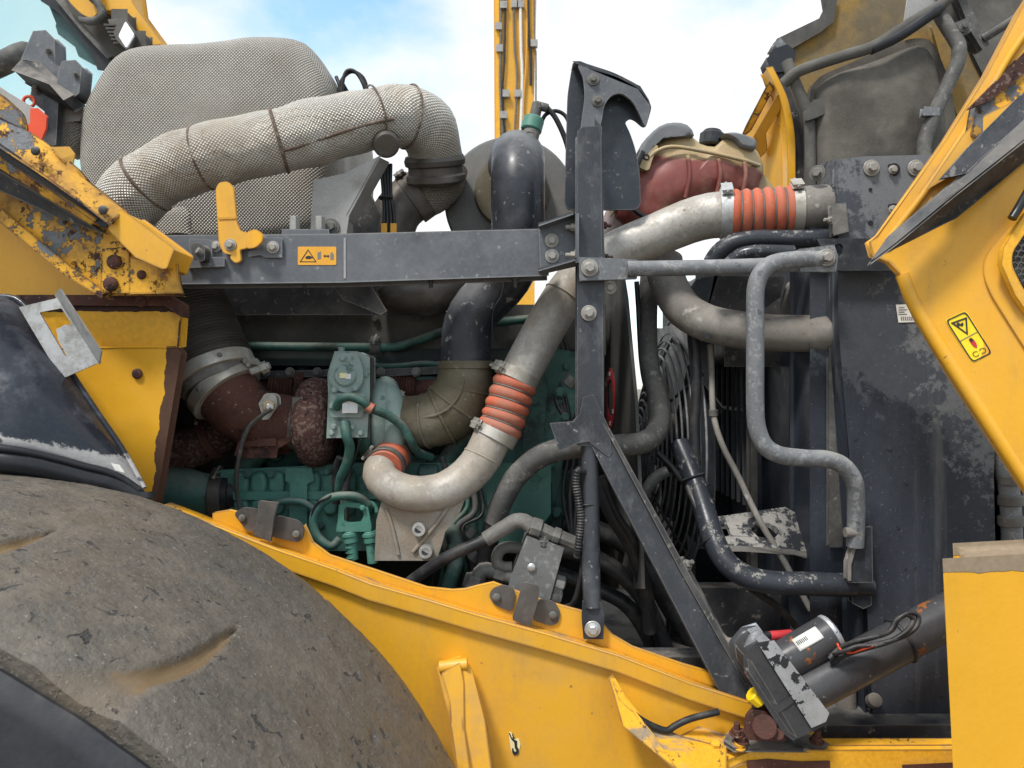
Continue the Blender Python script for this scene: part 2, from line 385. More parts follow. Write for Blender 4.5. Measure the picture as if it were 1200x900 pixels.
mat('felt_grey', (0.085, 0.078, 0.068), 0.95, var=0.2, vs=6, bump=0.0012, bs=220, spec=0.1, layers=[
    dict(c=(0.18, 0.165, 0.14), s=7, lo=0.4, hi=0.7, a=0.7),
    dict(c=(0.045, 0.043, 0.04), s=5, lo=0.52, hi=0.7, a=0.5)])
mat('hood_inner', (0.30, 0.175, 0.036), 0.8, var=0.15, vs=4, spec=0.2, bump=0.001, bs=60, layers=[
    dict(c=(0.12, 0.105, 0.08), s=4, d=8, lo=0.36, hi=0.62, a=0.9, r=0.95),
    dict(c=(0.20, 0.16, 0.09), s=30, lo=0.45, hi=0.7, a=0.5)])
mat('hood_dark', (0.075, 0.072, 0.066), 0.85, var=0.2, vs=5, spec=0.2, bump=0.0006, bs=60, layers=[
    dict(c=(0.17, 0.16, 0.14), s=8, lo=0.42, hi=0.75, a=0.6)])
mat('tyre_mud', (0.094, 0.082, 0.067), 0.44, var=0.12, vs=3, fine=0.35, bump=0.0022, bs=130, spec=0.5, attr=('wet', (0.17, 0.118, 0.066), 0.06), layers=[
    dict(c=(0.175, 0.15, 0.118), s=9, d=10, ro=0.75, lo=0.45, hi=0.68, a=0.6, r=0.75),
    dict(c=(0.062, 0.062, 0.065), s=3.5, d=9, ro=0.7, lo=0.50, hi=0.68, a=0.55, r=0.5),
    dict(c=(0.095, 0.088, 0.080), s=30, d=8, lo=0.53, hi=0.66, a=0.6, h=-0.0015),
    dict(c=(0.04, 0.04, 0.042), s=22, d=5, lo=0.635, hi=0.66, h=-0.006, a=0.9, st=(0.7, 1, 1.5), dist=0.8),
    dict(c=(0.05, 0.05, 0.05), s=48, d=4, lo=0.665, hi=0.69, h=-0.004, a=0.9, st=(1, 0.6, 1.4), dist=0.6),
    dict(c=(0.28, 0.255, 0.225), s=190, d=2, lo=0.62, hi=0.68, a=0.7, h=0.0015)])
mat('tyre_rubber', (0.022, 0.023, 0.027), 0.55, var=0.25, vs=4, bump=0.0012, bs=30, attr=('mud', (0.19, 0.165, 0.135), 0.8), layers=[
    dict(c=(0.16, 0.15, 0.135), s=3.2, lo=0.60, hi=0.78, a=0.75)])
mat('fender_plastic', (0.016, 0.019, 0.026), 0.24, var=0.25, vs=5, bump=0.0004, bs=70, layers=[
    dict(c=(0.13, 0.14, 0.165), s=9, d=10, ro=0.74, lo=0.48, hi=0.72, a=0.5, r=0.6),
    dict(c=(0.40, 0.39, 0.38), s=26, d=10, ro=0.76, lo=0.58, hi=0.66, a=0.8, g=[gline((0, 505, 1.3), (140, 545, 1.3), (40, 560, 1.3), 0.07)]),
    dict(c=(0.012, 0.013, 0.017), s=26, lo=0.64, hi=0.67, a=0.8)])
mat('gasket_black', (0.014, 0.015, 0.018), 0.4, var=0.2, vs=6, layers=[
    dict(c=(0.1, 0.1, 0.1), s=9, lo=0.5, hi=0.8, a=0.4)])
mat('cab_glass', (0.62, 0.83, 0.80), 0.03, var=0.02, vs=2, fine=0.0, trans=0.92, spec=0.5)
mat('tint_band', (0.045, 0.095, 0.092), 0.25, var=0.1, vs=3)
mat('lamp_lens', (0.75, 0.77, 0.8), 0.12, var=0.15, vs=60, bump=0.002, bs=90, metal=0.3)
mat('red_paint', (0.62, 0.07, 0.025), 0.6, var=0.12, vs=14, layers=[dict(c=(0.4, 0.2, 0.15), s=26, lo=0.58, hi=0.66, a=0.8)])
mat('label_red', (0.42, 0.03, 0.035), 0.5, var=0.1, vs=14)
mat('label_white', (0.62, 0.61, 0.57), 0.55, var=0.1, vs=14, layers=[dict(c=(0.4, 0.38, 0.34), s=20, lo=0.5, hi=0.75, a=0.5)])
mat('label_ink', (0.02, 0.02, 0.022), 0.5, var=0.1, vs=14)
mat('label_grey', (0.16, 0.155, 0.15), 0.5, var=0.1, vs=14)
mat('label_orange', (0.62, 0.30, 0.03), 0.55, var=0.1, vs=14, layers=[dict(c=(0.42, 0.33, 0.2), s=26, lo=0.55, hi=0.66, a=0.7)])
mat('label_yellow', (0.80, 0.56, 0.02), 0.4, var=0.05, vs=14)
mat('label_cream', (0.66, 0.60, 0.33), 0.5, var=0.06, vs=14)
mat('cap_yellow', (0.78, 0.52, 0.01), 0.4, var=0.1, vs=14)
mat('actuator_black', (0.045, 0.045, 0.048), 0.36, var=0.2, vs=7, bump=0.0002, layers=[
    dict(c=(0.25, 0.085, 0.02), s=13, d=7, lo=0.625, hi=0.65, r=0.9, h=0.0003),
    dict(c=PALE, s=60, lo=0.65, hi=0.7, a=0.5)])
mat('flaked_silver', (0.40, 0.41, 0.425), 0.42, metal=0.5, var=0.2, vs=14, bump=0.0003, layers=[
    dict(c=(0.028, 0.028, 0.031), s=22, d=6, lo=0.53, hi=0.55, h=0.0006, r=0.35)])
mat('ground_gravel', (0.17, 0.15, 0.125), 0.95, var=0.25, vs=0.8, bump=0.01, bs=20, layers=[
    dict(c=(0.09, 0.085, 0.075), s=3, lo=0.5, hi=0.7, a=0.7)])
# ---------------------------------------------------------------- mesh helpers
WL = {}                                  # world position of every parent
def link(name, me, m, parent=None, origin=None):
    o = bpy.data.objects.new(name, me)
    if m: me.materials.append(MATS[m])
    COL.objects.link(o)
    if parent is None:
        if origin is None:
            vs = [v.co for v in me.vertices]
            lo = [min(v[i] for v in vs) for i in range(3)]; hi = [max(v[i] for v in vs) for i in range(3)]
            origin = Vector(((lo[0] + hi[0]) / 2, (lo[1] + hi[1]) / 2, lo[2]))
        me.transform(Matrix.Translation(-origin))
        o.location = origin
        WL[o.name] = origin
    else:
        org = WL[parent.name]
        me.transform(Matrix.Translation(-org))
        o.parent = parent
        WL[o.name] = org
    return o
def finish(name, bm, m, parent=None, ang=35, smooth=True):
    bmesh.ops.recalc_face_normals(bm, faces=bm.faces)
    me = bpy.data.meshes.new(name)
    bm.to_mesh(me); bm.free()
    if smooth:
        me.polygons.foreach_set('use_smooth', [True] * len(me.polygons))
        me.set_sharp_from_angle(angle=R(ang))
    return link(name, me, m, parent)
def tag(o, label, cat, group=None):
    o['label'] = label; o['category'] = cat
    if group: o['group'] = group
    return o
def T(name, label, cat, loc, group=None):
    o = bpy.data.objects.new(name, None)
    o.empty_display_size = 0.05
    COL.objects.link(o)
    o.location = V3(loc)
    WL[o.name] = V3(loc).copy()
    return tag(o, label, cat, group)

def fillet(pts, r=0.006, n=4):
    """round the corners of a closed outline"""
    out = []
    k = len(pts)
    for i in range(k):
        a, b, c = pts[i - 1], pts[i], pts[(i + 1) % k]
        u, v = (a - b), (c - b)
        d = min(r, u.length * 0.45, v.length * 0.45)
        p, q = b + u.normalized() * d, b + v.normalized() * d
        for j in range(n + 1):
            t = j / n
            out.append(p * (1 - t) ** 2 + b * (2 * t * (1 - t)) + q * t * t)
    return out
def prism(name, pts, ext, m, parent=None, bev=0.002, round_=0.0, holes=(), seg=2):
    """outline of points swept along ext (a vector, or metres straight back)"""
    pts = [V3(p) for p in pts]
    if not isinstance(ext, Vector): ext = Vector((0, ext, 0))
    if round_: pts = fillet(pts, round_)
    bm = bmesh.new()
    if holes:
        loops = [pts] + [[V3(p) for p in h] for h in holes]
        flat = [p for l in loops for p in l]
        tris = geometry.tessellate_polygon(loops)
        f = [bm.verts.new(p) for p in flat]; g = [bm.verts.new(p + ext) for p in flat]
        for t in tris:
            try:
                bm.faces.new([f[i] for i in t]); bm.faces.new([g[i] for i in reversed(t)])
            except ValueError: pass
        k = 0
        for l in loops:
            n = len(l)
            for i in range(n):
                j = (i + 1) % n
                bm.faces.new((f[k + i], f[k + j], g[k + j], g[k + i]))
            k += n
    else:
        f = [bm.verts.new(p) for p in pts]; g = [bm.verts.new(p + ext) for p in pts]
        n = len(pts)
        bm.faces.new(f); bm.faces.new(list(reversed(g)))
        for i in range(n):
            j = (i + 1) % n
            bm.faces.new((f[i], f[j], g[j], g[i]))
        if bev:
            bm.normal_update()
            es = [e for e in bm.edges if len(e.link_faces) == 2 and e.calc_face_angle(0) > R(28)]
            b = min(bev, ext.length * 0.4)
            bmesh.ops.bevel(bm, geom=es, offset=b, segments=seg, profile=0.5, affect='EDGES', clamp_overlap=True)
    return finish(name, bm, m, parent)
def box(name, x0, x1, y0, y1, z0, z1, m, parent=None, bev=0.004):
    return prism(name, [Vector((x0, y0, z0)), Vector((x1, y0, z0)), Vector((x1, y0, z1)), Vector((x0, y0, z1))], y1 - y0, m, parent, bev)
def pbox(name, x0, y0, x1, y1, Y, d, m, parent=None, bev=0.003, round_=0.0):
    return prism(name, PX(Y, [(x0, y0), (x1, y0), (x1, y1), (x0, y1)]), d, m, parent, bev, round_)
def catmull(pts, step):
    out = []
    n = len(pts)
    for i in range(n - 1):
        p0 = pts[i - 1] if i else pts[0] * 2 - pts[1]
        p1, p2 = pts[i], pts[i + 1]
        p3 = pts[i + 2] if i + 2 < n else pts[-1] * 2 - pts[-2]
        k = max(2, int((p2 - p1).length / step))
        for j in range(k):
            t = j / k
            out.append(0.5 * ((2 * p1) + (p2 - p0) * t + (2 * p0 - 5 * p1 + 4 * p2 - p3) * t * t + (3 * p1 - p0 - 3 * p2 + p3) * t ** 3))
    out.append(pts[-1].copy())
    return out
def tube(name, pts, r, m, parent=None, n=16, step=None, rf=None, caps=True, smooth=True, ang=50, straight=False, wob=0.0):
    """swept pipe through (px, py, Y) points; r is in photo pixels (>0.5) or metres; rf(s, length) scales r"""
    ym = sum((p.y if isinstance(p, Vector) else p[2]) for p in pts) / len(pts)
    pts = [V3(p) for p in pts]
    rad = r * ym / F if r > 0.5 else r
    st = step or max(rad * 0.45, 0.004)
    path = pts if straight else catmull(pts, st)
    ln = [0.0]
    for a, b in zip(path, path[1:]): ln.append(ln[-1] + (b - a).length)
    tot = ln[-1]
    bm = bmesh.new()
    uvl = bm.loops.layers.uv.new('UVMap')
    t0 = (path[1] - path[0]).normalized()
    up = Vector((0, 0, 1)) if abs(t0.z) < 0.9 else Vector((0, 1, 0))
    nv = (up - t0 * up.dot(t0)).normalized()
    rings = []
    for i, p in enumerate(path):
        t = (path[min(i + 1, len(path) - 1)] - path[max(i - 1, 0)]).normalized()
        nv = (nv - t * nv.dot(t)).normalized()
        bv = t.cross(nv)
        q = rad * (rf(ln[i], tot) if rf else 1.0)
        ring = []
        for k in range(n):
            a = 2 * math.pi * k / n
            d = nv * math.cos(a) + bv * math.sin(a)
            qq = q
            if wob:
                w = p + d * q
                qq = q * (1 + wob * noise.noise(w * 9) + wob * 0.6 * noise.noise(w * 23))
            ring.append(bm.verts.new(p + d * qq))
        rings.append(ring)
    for i in range(len(rings) - 1):
        for k in range(n):
            j = (k + 1) % n
            f = bm.faces.new((rings[i][k], rings[i][j], rings[i + 1][j], rings[i + 1][k]))
            vs = [(ln[i], k), (ln[i], k + 1), (ln[i + 1], k + 1), (ln[i + 1], k)]
            for l, (u, kk) in zip(f.loops, vs):
                l[uvl].uv = (u, kk / n * 2 * math.pi * rad)
    if caps:
        bm.faces.new(list(reversed(rings[0]))); bm.faces.new(rings[-1])
    return finish(name, bm, m, parent, ang, smooth)
def lathe(name, org, axis, prof, m, parent=None, n=32, ang=35):
    """prof: list of (distance along axis, radius)"""
    org = V3(org)
    ax = Vector(axis).normalized()
    up = Vector((0, 0, 1)) if abs(ax.z) < 0.9 else Vector((1, 0, 0))
    u = (up - ax * up.dot(ax)).normalized(); w = ax.cross(u)
    bm = bmesh.new()
    rings = []
    for s, r in prof:
        if r < 1e-6: rings.append([bm.verts.new(org + ax * s)])
        else: rings.append([bm.verts.new(org + ax * s + (u * math.cos(2 * math.pi * k / n) + w * math.sin(2 * math.pi * k / n)) * r) for k in range(n)])
    for a, b in zip(rings, rings[1:]):
        for k in range(n):
            j = (k + 1) % n
            if len(a) == 1 and len(b) == 1: continue
            if len(a) == 1: bm.faces.new((a[0], b[j], b[k]))
            elif len(b) == 1: bm.faces.new((a[k], a[j], b[0]))
            else: bm.faces.new((a[k], a[j], b[j], b[k]))
    for ring, flip in ((rings[0], True), (rings[-1], False)):
        if len(ring) > 1: bm.faces.new(list(reversed(ring)) if flip else ring)
    return finish(name, bm, m, parent, ang)
def cyl(name, a, b, r, m, parent=None, n=24, ch=0.08, r2=None):
    """chamfered rod from a to b; r in px at a's depth (>0.5) or metres"""
    A, B = V3(a), V3(b)
    if r > 0.5: r = r * A.y / F
    q = r if r2 is None else (r2 * A.y / F if r2 > 0.5 else r2)
    d = (B - A).length
    c = min(r, q) * ch
    c = min(c, d * 0.3)
    return lathe(name, A, B - A, [(0, r - c), (c, r), (d - c, q), (d, q - c)], m, parent, n, 30)
def band(name, c, axis, r, w, m, parent, th=0.003, n=32):
    """hose clamp: an open ring around a pipe"""
    c = V3(c); ax = Vector(axis).normalized()
    if r > 0.5: r = r * c.y / F
    if w > 0.5: w = w * c.y / F
    e = 0.0012
    return lathe(name, c - ax * (w / 2), ax, [(0, r), (0, r + th - e), (e, r + th), (w - e, r + th), (w, r + th - e), (w, r)], m, parent, n, 25)
def clamp(c, axis, r, w, parent, m='clamp_steel', screw=None, th=0.003, lug=1.0):
    """clamp band with its screw housing; screw = direction from the centre"""
    c = V3(c); ax = Vector(axis).normalized()
    if r > 0.5: r = r * c.y / F
    wm = w * c.y / F if w > 0.5 else w
    o = band('clamp_band', c, ax, r, wm, m, parent, th)
    if screw is not None:
        s = Vector(screw); s = (s - ax * s.dot(ax)).normalized()
        t = ax.cross(s)
        q = c + s * (r + th)
        h, l = wm * 0.36, wm * 0.62 * lug
        pts = [q - t * l - ax * h, q + t * l - ax * h, q + t * l + ax * h, q - t * l + ax * h]
        prism('clamp_lug', pts, s * 0.008 * lug, m, o, 0.002)
        cyl('clamp_screw', q + s * 0.005 - t * (l + 0.012), q + s * 0.005 + t * (l + 0.008), 0.0042, 'bolt_steel', o, 8)
    return o
def orient(d):
    return Vector(d).normalized().to_track_quat('Z', 'Y')
_B = {}
def unit_bolt(kind, m):
    if (kind, m) in _B: return _B[(kind, m)]
    bm = bmesh.new()
    def ring(z, r, n, off=0.0): return [bm.verts.new((r * math.cos(2 * math.pi * k / n + off), r * math.sin(2 * math.pi * k / n + off), z)) for k in range(n)]
    def loft(rs):
        for a, b in zip(rs, rs[1:]):
            n = len(a)
            for k in range(n): bm.faces.new((a[k], a[(k + 1) % n], b[(k + 1) % n], b[k]))
        bm.faces.new(list(reversed(rs[0]))); bm.faces.new(rs[-1])
    if kind in ('hex', 'washer'):
        if kind == 'washer': loft([ring(0, 1.55, 20), ring(0.16, 1.55, 20), ring(0.22, 1.47, 20)])
        loft([ring(0.18, 1.15, 20), ring(0.36, 1.12, 20), ring(0.42, 1.0, 20)])
        loft([ring(0.40, 0.86, 6), ring(1.0, 0.86, 6), ring(1.1, 0.74, 6)])
    elif kind == 'dome':
        loft([ring(0, 1.0, 18), ring(0.2, 0.98, 18), ring(0.38, 0.82, 18), ring(0.5, 0.5, 18)])
        loft([ring(0.46, 0.32, 6), ring(0.56, 0.30, 6)])
    elif kind == 'nut':
        loft([ring(0, 1.3, 18), ring(0.15, 1.3, 18)])
        loft([ring(0.15, 0.95, 6), ring(1.0, 0.95, 6), ring(1.08, 0.85, 6)])
        loft([ring(1.0, 0.55, 12), ring(2.2, 0.55, 12), ring(2.3, 0.45, 12)])
    bmesh.ops.recalc_face_normals(bm, faces=bm.faces)
    me = bpy.data.meshes.new('bolt')
    bm.to_mesh(me); bm.free()
    me.polygons.foreach_set('use_smooth', [True] * len(me.polygons))
    me.set_sharp_from_angle(angle=R(30))
    me.materials.append(MATS[m])
    _B[(kind, m)] = me
    return me
def bolt(p, r, parent, kind='washer', m='bolt_steel', d=(0, -1, 0), name='bolt'):
    p = V3(p)
    if r > 0.5: r = r * p.y / F
    o = bpy.data.objects.new(name, unit_bolt(kind, m))
    COL.objects.link(o)
    o.parent = parent
    o.location = p - WL[parent.name]
    o.rotation_mode = 'QUATERNION'
    q = orient(d)
    q.rotate(Matrix.Rotation(random.uniform(-0.5, 0.5), 3, Vector(d).normalized()))
    o.rotation_quaternion = q
    o.scale = (r, r, r)
    WL[o.name] = p
    return o
def pillow(name, outline, depth, rnd, m, parent=None, rings=7, wob=0.0, back=True, wfreq=8.0, bulge=0.0):
    """closed outline (points) as a soft-edged solid: front edge rounded over rnd metres, swept back by depth"""
    # the outline is the silhouette, which lies some way behind the front face
    pts = [Vector((p.x * (p.y + 0.62 * rnd) / p.y, p.y, CAMZ + (p.z - CAMZ) * (p.y + 0.62 * rnd) / p.y)) for p in (V3(q) for q in outline)]
    # densify
    dense = []
    k = len(pts)
    sm = catmull(pts + [pts[0]], 0.02)[:-1]
    c = sum(sm, Vector()) / len(sm)
    rad = sum((p - c).length for p in sm) / len(sm)
    bm = bmesh.new()
    uvl = bm.loops.layers.uv.new('UVMap')
    def wv(p):
        if wob:
            p = p + Vector((0, 1, 0)) * (wob * (noise.noise(p * wfreq) + 0.5 * noise.noise(p * wfreq * 2.7)))
        return p
    loops = []
    loops.append([p + Vector((0, depth, 0)) for p in sm])
    nb = 5
    for i in range(1, nb):
        loops.append([p + Vector((0, depth + (rnd - depth) * i / nb, 0)) for p in sm])
    for i in range(rings + 1):
        a = (math.pi / 2) * i / rings
        s = 1 - (1 - math.cos(a)) * rnd / rad
        loops.append([c + (p - c) * s + Vector((0, rnd * (1 - math.sin(a)), 0)) for p in sm])
    s0 = 1 - rnd / rad
    for i in range(1, 9):
        s = s0 * (1 - i / 9)
        loops.append([c + (p - c) * s - Vector((0, bulge * (1 - (s / s0) ** 2), 0)) for p in sm])
    vl = [[bm.verts.new(wv(p)) for p in l] for l in loops]
    cv = bm.verts.new(wv(c - Vector((0, bulge, 0))))
    per = [0.0]
    for a, b in zip(sm, sm[1:] + sm[:1]): per.append(per[-1] + (b - a).length)
    nfront = nb + rings // 2
    acc = 0.0
    for i in range(len(vl) - 1):
        d = (loops[i + 1][0] - loops[i][0]).length
        for q in range(len(sm)):
            j = (q + 1) % len(sm)
            f = bm.faces.new((vl[i][q], vl[i][j], vl[i + 1][j], vl[i + 1][q]))
            if i < nfront:
                uvs = [(per[q], acc), (per[q + 1], acc), (per[q + 1], acc + d), (per[q], acc + d)]
                for l, uv_ in zip(f.loops, uvs): l[uvl].uv = uv_
            else:
                for l in f.loops: l[uvl].uv = (l.vert.co.x, l.vert.co.z)
        acc += d
    for q in range(len(sm)):
        f = bm.faces.new((vl[-1][q], vl[-1][(q + 1) % len(sm)], cv))
        for l in f.loops: l[uvl].uv = (l.vert.co.x, l.vert.co.z)
    if back: bm.faces.new(list(reversed(vl[0])))
    return finish(name, bm, m, parent, 60)
def loft(name, rows, m, parent=None, th=0.0, ang=40):
    """grid of points; th gives it thickness by a Solidify modifier"""
    bm = bmesh.new()
    uvl = bm.loops.layers.uv.new('UVMap')
    g = [[bm.verts.new(V3(p)) for p in r] for r in rows]
    for i in range(len(g) - 1):
        for j in range(len(g[0]) - 1):
            bm.faces.new((g[i][j], g[i][j + 1], g[i + 1][j + 1], g[i + 1][j]))
    o = finish(name, bm, m, parent, ang)
    if th:
        md = o.modifiers.new('thickness', 'SOLIDIFY'); md.thickness = th; md.offset = 0
    return o
def arc_path(c, ux, uy, r, a0, a1, n=12):
    return [c + (ux * math.cos(a0 + (a1 - a0) * i / n) + uy * math.sin(a0 + (a1 - a0) * i / n)) * r for i in range(n + 1)]
def oval(cx, cy, rx, ry, Y, n=20, rot=0.0):
    out = []
    for i in range(n):
        a = 2 * math.pi * i / n
        x, y = rx * math.cos(a), ry * math.sin(a)
        out.append(P(cx + x * math.cos(rot) - y * math.sin(rot), cy + x * math.sin(rot) + y * math.cos(rot), Y))
    return out
def dirpx(a, b):
    return (V3(b) - V3(a)).normalized()
def torus(name, c, axis, R0, r, m, parent=None, n=40, k=8):
    c = V3(c); ax = Vector(axis).normalized()
    up = Vector((0, 0, 1)) if abs(ax.z) < 0.9 else Vector((1, 0, 0))
    u = (up - ax * up.dot(ax)).normalized(); w = ax.cross(u)
    bm = bmesh.new()
    g = []
    for i in range(n):
        a = 2 * math.pi * i / n
        d = u * math.cos(a) + w * math.sin(a)
        g.append([bm.verts.new(c + d * (R0 + r * math.cos(2 * math.pi * j / k)) + ax * (r * math.sin(2 * math.pi * j / k))) for j in range(k)])
    for i in range(n):
        for j in range(k):
            bm.faces.new((g[i][j], g[(i + 1) % n][j], g[(i + 1) % n][(j + 1) % k], g[i][(j + 1) % k]))
    return finish(name, bm, m, parent, 80)

# ================================================================ the ground
bm = bmesh.new()
for x, y in ((-300, -300), (300, -300), (300, 300), (-300, 300)): bm.verts.new((x, y, 0))
bm.faces.new(bm.verts)
o = finish('ground', bm, 'ground_gravel'); o['kind'] = 'structure'

# ================================================================ the wheel
XC, ZC, RT, Y1, Y2 = -0.998, 1.003, 1.006, 0.77, 1.435
wheel = T('loader_wheel', 'huge mud-caked tyre with shallow curved tread grooves beside the yellow frame plate', 'tyre', Vector((XC, (Y1 + Y2) / 2, 0)))
ths = [(-15 + 0.25 * i) for i in range(461)] + [100 + 4 * i for i in range(1, 61)]
ths = ths[:-1] if ths[-1] >= 345 else ths
ws = [i / 80 for i in range(81)]
bm = bmesh.new()
wet = bm.verts.layers.float.new('wet')
g = []
def groove(th, w):
    m = 0.0
    ww = w
    for k in range(-3, 20):
        b = 33.0 + 17.0 * k
        for side in (0,):
            v = ww if side == 0 else 1 - ww
            bb = b if side == 0 else b + 8.5
            if v > 0.44: continue
            cth = bb + 4.2 * (v / 0.4) + 1.2 * math.sin(v * 9)
            hw = 1.05 * (1 - (v / 0.44) ** 2) ** 0.6 + (1.9 * max(0, 1 - v / 0.10))
            d = abs(th - cth) / max(hw, 0.05)
            if d < 1: m = max(m, (1 - d * d) ** 0.8)
    return m
for th in ths:
    row = []
    a = R(th)
    for w in ws:
        y = Y1 + 0.02 + (Y2 - Y1 - 0.04) * w
        e = abs(2 * w - 1)
        r = RT - 0.022 * e ** 6
        p = Vector((math.sin(a), y, math.cos(a)))
        q = p * 1.0
        gm = groove(th, w)
        r += 0.0022 * noise.noise(q * 7) + 0.0012 * noise.noise(q * 31) + 0.0008 * noise.noise(q * 80)
        r -= 0.008 * gm
        pit = noise.noise(Vector((q.x * 30, q.y * 18, q.z * 30)) + Vector((5, 1, 2)))
        if pit > 0.62: r -= 0.004 * min(1, (pit - 0.62) * 8)
        v = bm.verts.new((XC + r * math.sin(a), y, ZC + r * math.cos(a)))
        n_ = noise.noise(q * 14) * 0.35 + 0.55
        v[wet] = 1.0 if gm > n_ and (0.07 < w < 0.41 or w > 0.62) else (gm * 0.5 if w > 0.05 else gm * 0.3)
        row.append(v)
    lip = [bm.verts.new((XC + 0.952 * math.sin(a), q_, ZC + 0.952 * math.cos(a))) for q_ in (Y1 + 0.024, Y2 - 0.024)]
    row = [lip[0]] + row + [lip[1]]
    g.append(row)
for i in range(len(g)):
    for j in range(len(ws) + 1):
        bm.faces.new((g[i][j], g[i][j + 1], g[(i + 1) % len(g)][j + 1], g[(i + 1) % len(g)][j]))
finish('tread', bm, 'tyre_mud', wheel, 60)
for sgn, ye in ((-1, Y1 + 0.02), (1, Y2 - 0.02)):
    prof = [(-0.008, 0.962), (0.006, 0.966), (0.020, 0.950), (0.028, 0.90), (0.038, 0.82), (0.042, 0.72), (0.036, 0.60), (0.02, 0.48), (-0.01, 0.38), (-0.03, 0.33)]
    bm = bmesh.new(); g = []
    mud = bm.verts.layers.float.new('mud')
    pr = []
    for (s0, r0), (s1, r1) in zip(prof, prof[1:]):
        k = max(1, int(abs(r0 - r1) / 0.008))
        pr += [(s0 + (s1 - s0) * q / k, r0 + (r1 - r0) * q / k) for q in range(k)]
    prof = pr + [prof[-1]]
    for i in range(720):
        a = 2 * math.pi * i / 720
        row = []
        for s, r in prof:
            p = Vector((math.sin(a), s, math.cos(a)))
            rr = r + 0.003 * noise.noise(p * 12)
            v = bm.verts.new((XC + rr * math.sin(a), ye + sgn * s, ZC + rr * math.cos(a)))
            gg = groove(math.degrees(a), 0.0)
            e = (r - 0.966 + 0.012 * gg) / 0.02 + 1.0 * noise.noise(p * 16) + 0.7 * noise.noise(p * 45)
            v[mud] = max(0.0, min(0.75, e - 0.7))
            row.append(v)
        g.append(row)
    for i in range(720):
        for j in range(len(prof) - 1):
            bm.faces.new((g[i][j], g[i][j + 1], g[(i + 1) % 720][j + 1], g[(i + 1) % 720][j]))
    finish('sidewall', bm, 'tyre_rubber', wheel, 60)
lathe('rim', Vector((XC, Y1 + 0.05, ZC)), (0, 1, 0), [(0.02, 0.10), (0.0, 0.12), (0.06, 0.20), (0.12, 0.28), (0.02, 0.335), (0.06, 0.335), (0.56, 0.335), (0.5, 0.2)], 'yellow_paint', wheel, 48)

# ================================================================ the fender over the wheel
fend = T('wheel_fender', 'scuffed black plastic fender over the muddy tyre, rubber lip along its edge', 'fender', (40, 545, 1.35))
A = [(-140, 345, 1.5), (-60, 345, 1.5), (0, 348, 1.5), (18, 351, 1.5), (40, 374, 1.49), (70, 420, 1.47), (108, 478, 1.45), (140, 525, 1.44), (166, 572, 1.42)]
B = [(-140, 520, 1.28), (-60, 521, 1.29), (0, 526, 1.30), (25, 529, 1.31), (50, 534, 1.33), (80, 541, 1.35), (112, 550, 1.37), (140, 557, 1.39), (167, 575, 1.41)]
A = catmull([V3(p) for p in A], 0.02); B = catmull([V3(p) for p in B], 0.02)
def resample(path, n):
    ln = [0.0]
    for a, b in zip(path, path[1:]): ln.append(ln[-1] + (b - a).length)
    out = []; j = 0
    for i in range(n):
        s = ln[-1] * i / (n - 1)
        while j < len(path) - 2 and ln[j + 1] < s: j += 1
        d = ln[j + 1] - ln[j]
        out.append(path[j].lerp(path[j + 1], (s - ln[j]) / d if d else 0))
    return out
A = resample(A, 40); B = resample(B, 40)
rows = []
for i in range(17):
    t = i / 16
    row = []
    for j, (a, b) in enumerate(zip(A, B)):
        m_ = (a + b) / 2 + Vector((0.02, -0.085, 0.05)) * (1 - (j / 39) ** 3)
        p = a * (1 - t) ** 2 + m_ * 2 * t * (1 - t) + b * t * t
        p += Vector((0, 1, 0)) * 0.004 * noise.noise(p * 11)
        row.append(p)
    rows.append(row)
loft('shell', rows, 'fender_plastic', fend, 0.008, 60)
tube('rubber_lip', [p + Vector((0, -0.004, -0.020)) for p in B[::3]] + [B[-1] + Vector((0, 0, -0.004))], 0.021, 'gasket_black', fend, 12, step=0.02)
tube('rubber_lip', [p + Vector((0, -0.016, 0.004)) for p in B[::3]], 0.007, 'gasket_black', fend, 10, step=0.02)
tube('edge_bead', [p + Vector((0.006, -0.004, 0)) for p in A[10:]], 0.006, 'fender_plastic', fend, 8, step=0.02)
prism('torn_label', PX(1.375, [(130, 543), (140, 545), (146, 554), (135, 551)]), 0.002, 'label_white', fend, 0)
brk = T('step_bracket', 'bent galvanised bracket plate bolted on top of the black fender', 'bracket', (60, 440, 1.44))
prism('face_plate', PX(1.43, [(22, 360), (72, 348), (78, 362), (118, 424), (72, 444)]), 0.004, 'galvanised', brk, 0.001,
      holes=[fillet(PX(1.43, [(46, 366), (72, 361), (84, 380), (66, 385), (68, 398), (79, 418), (76, 417)]), 0.004)])
prism('bent_flange', [P(66, 346, 1.43), P(72, 338, 1.38), P(120, 412, 1.38), P(117, 427, 1.43)], Vector((-0.004, 0.002, 0.0)), 'galvanised', brk, 0.0008)
prism('inner_tongue', PX(1.435, [(66, 387), (76, 381), (87, 381), (98, 400), (96, 405), (104, 415), (80, 420), (70, 400)]), 0.003, 'galvanised', brk, 0.0006)

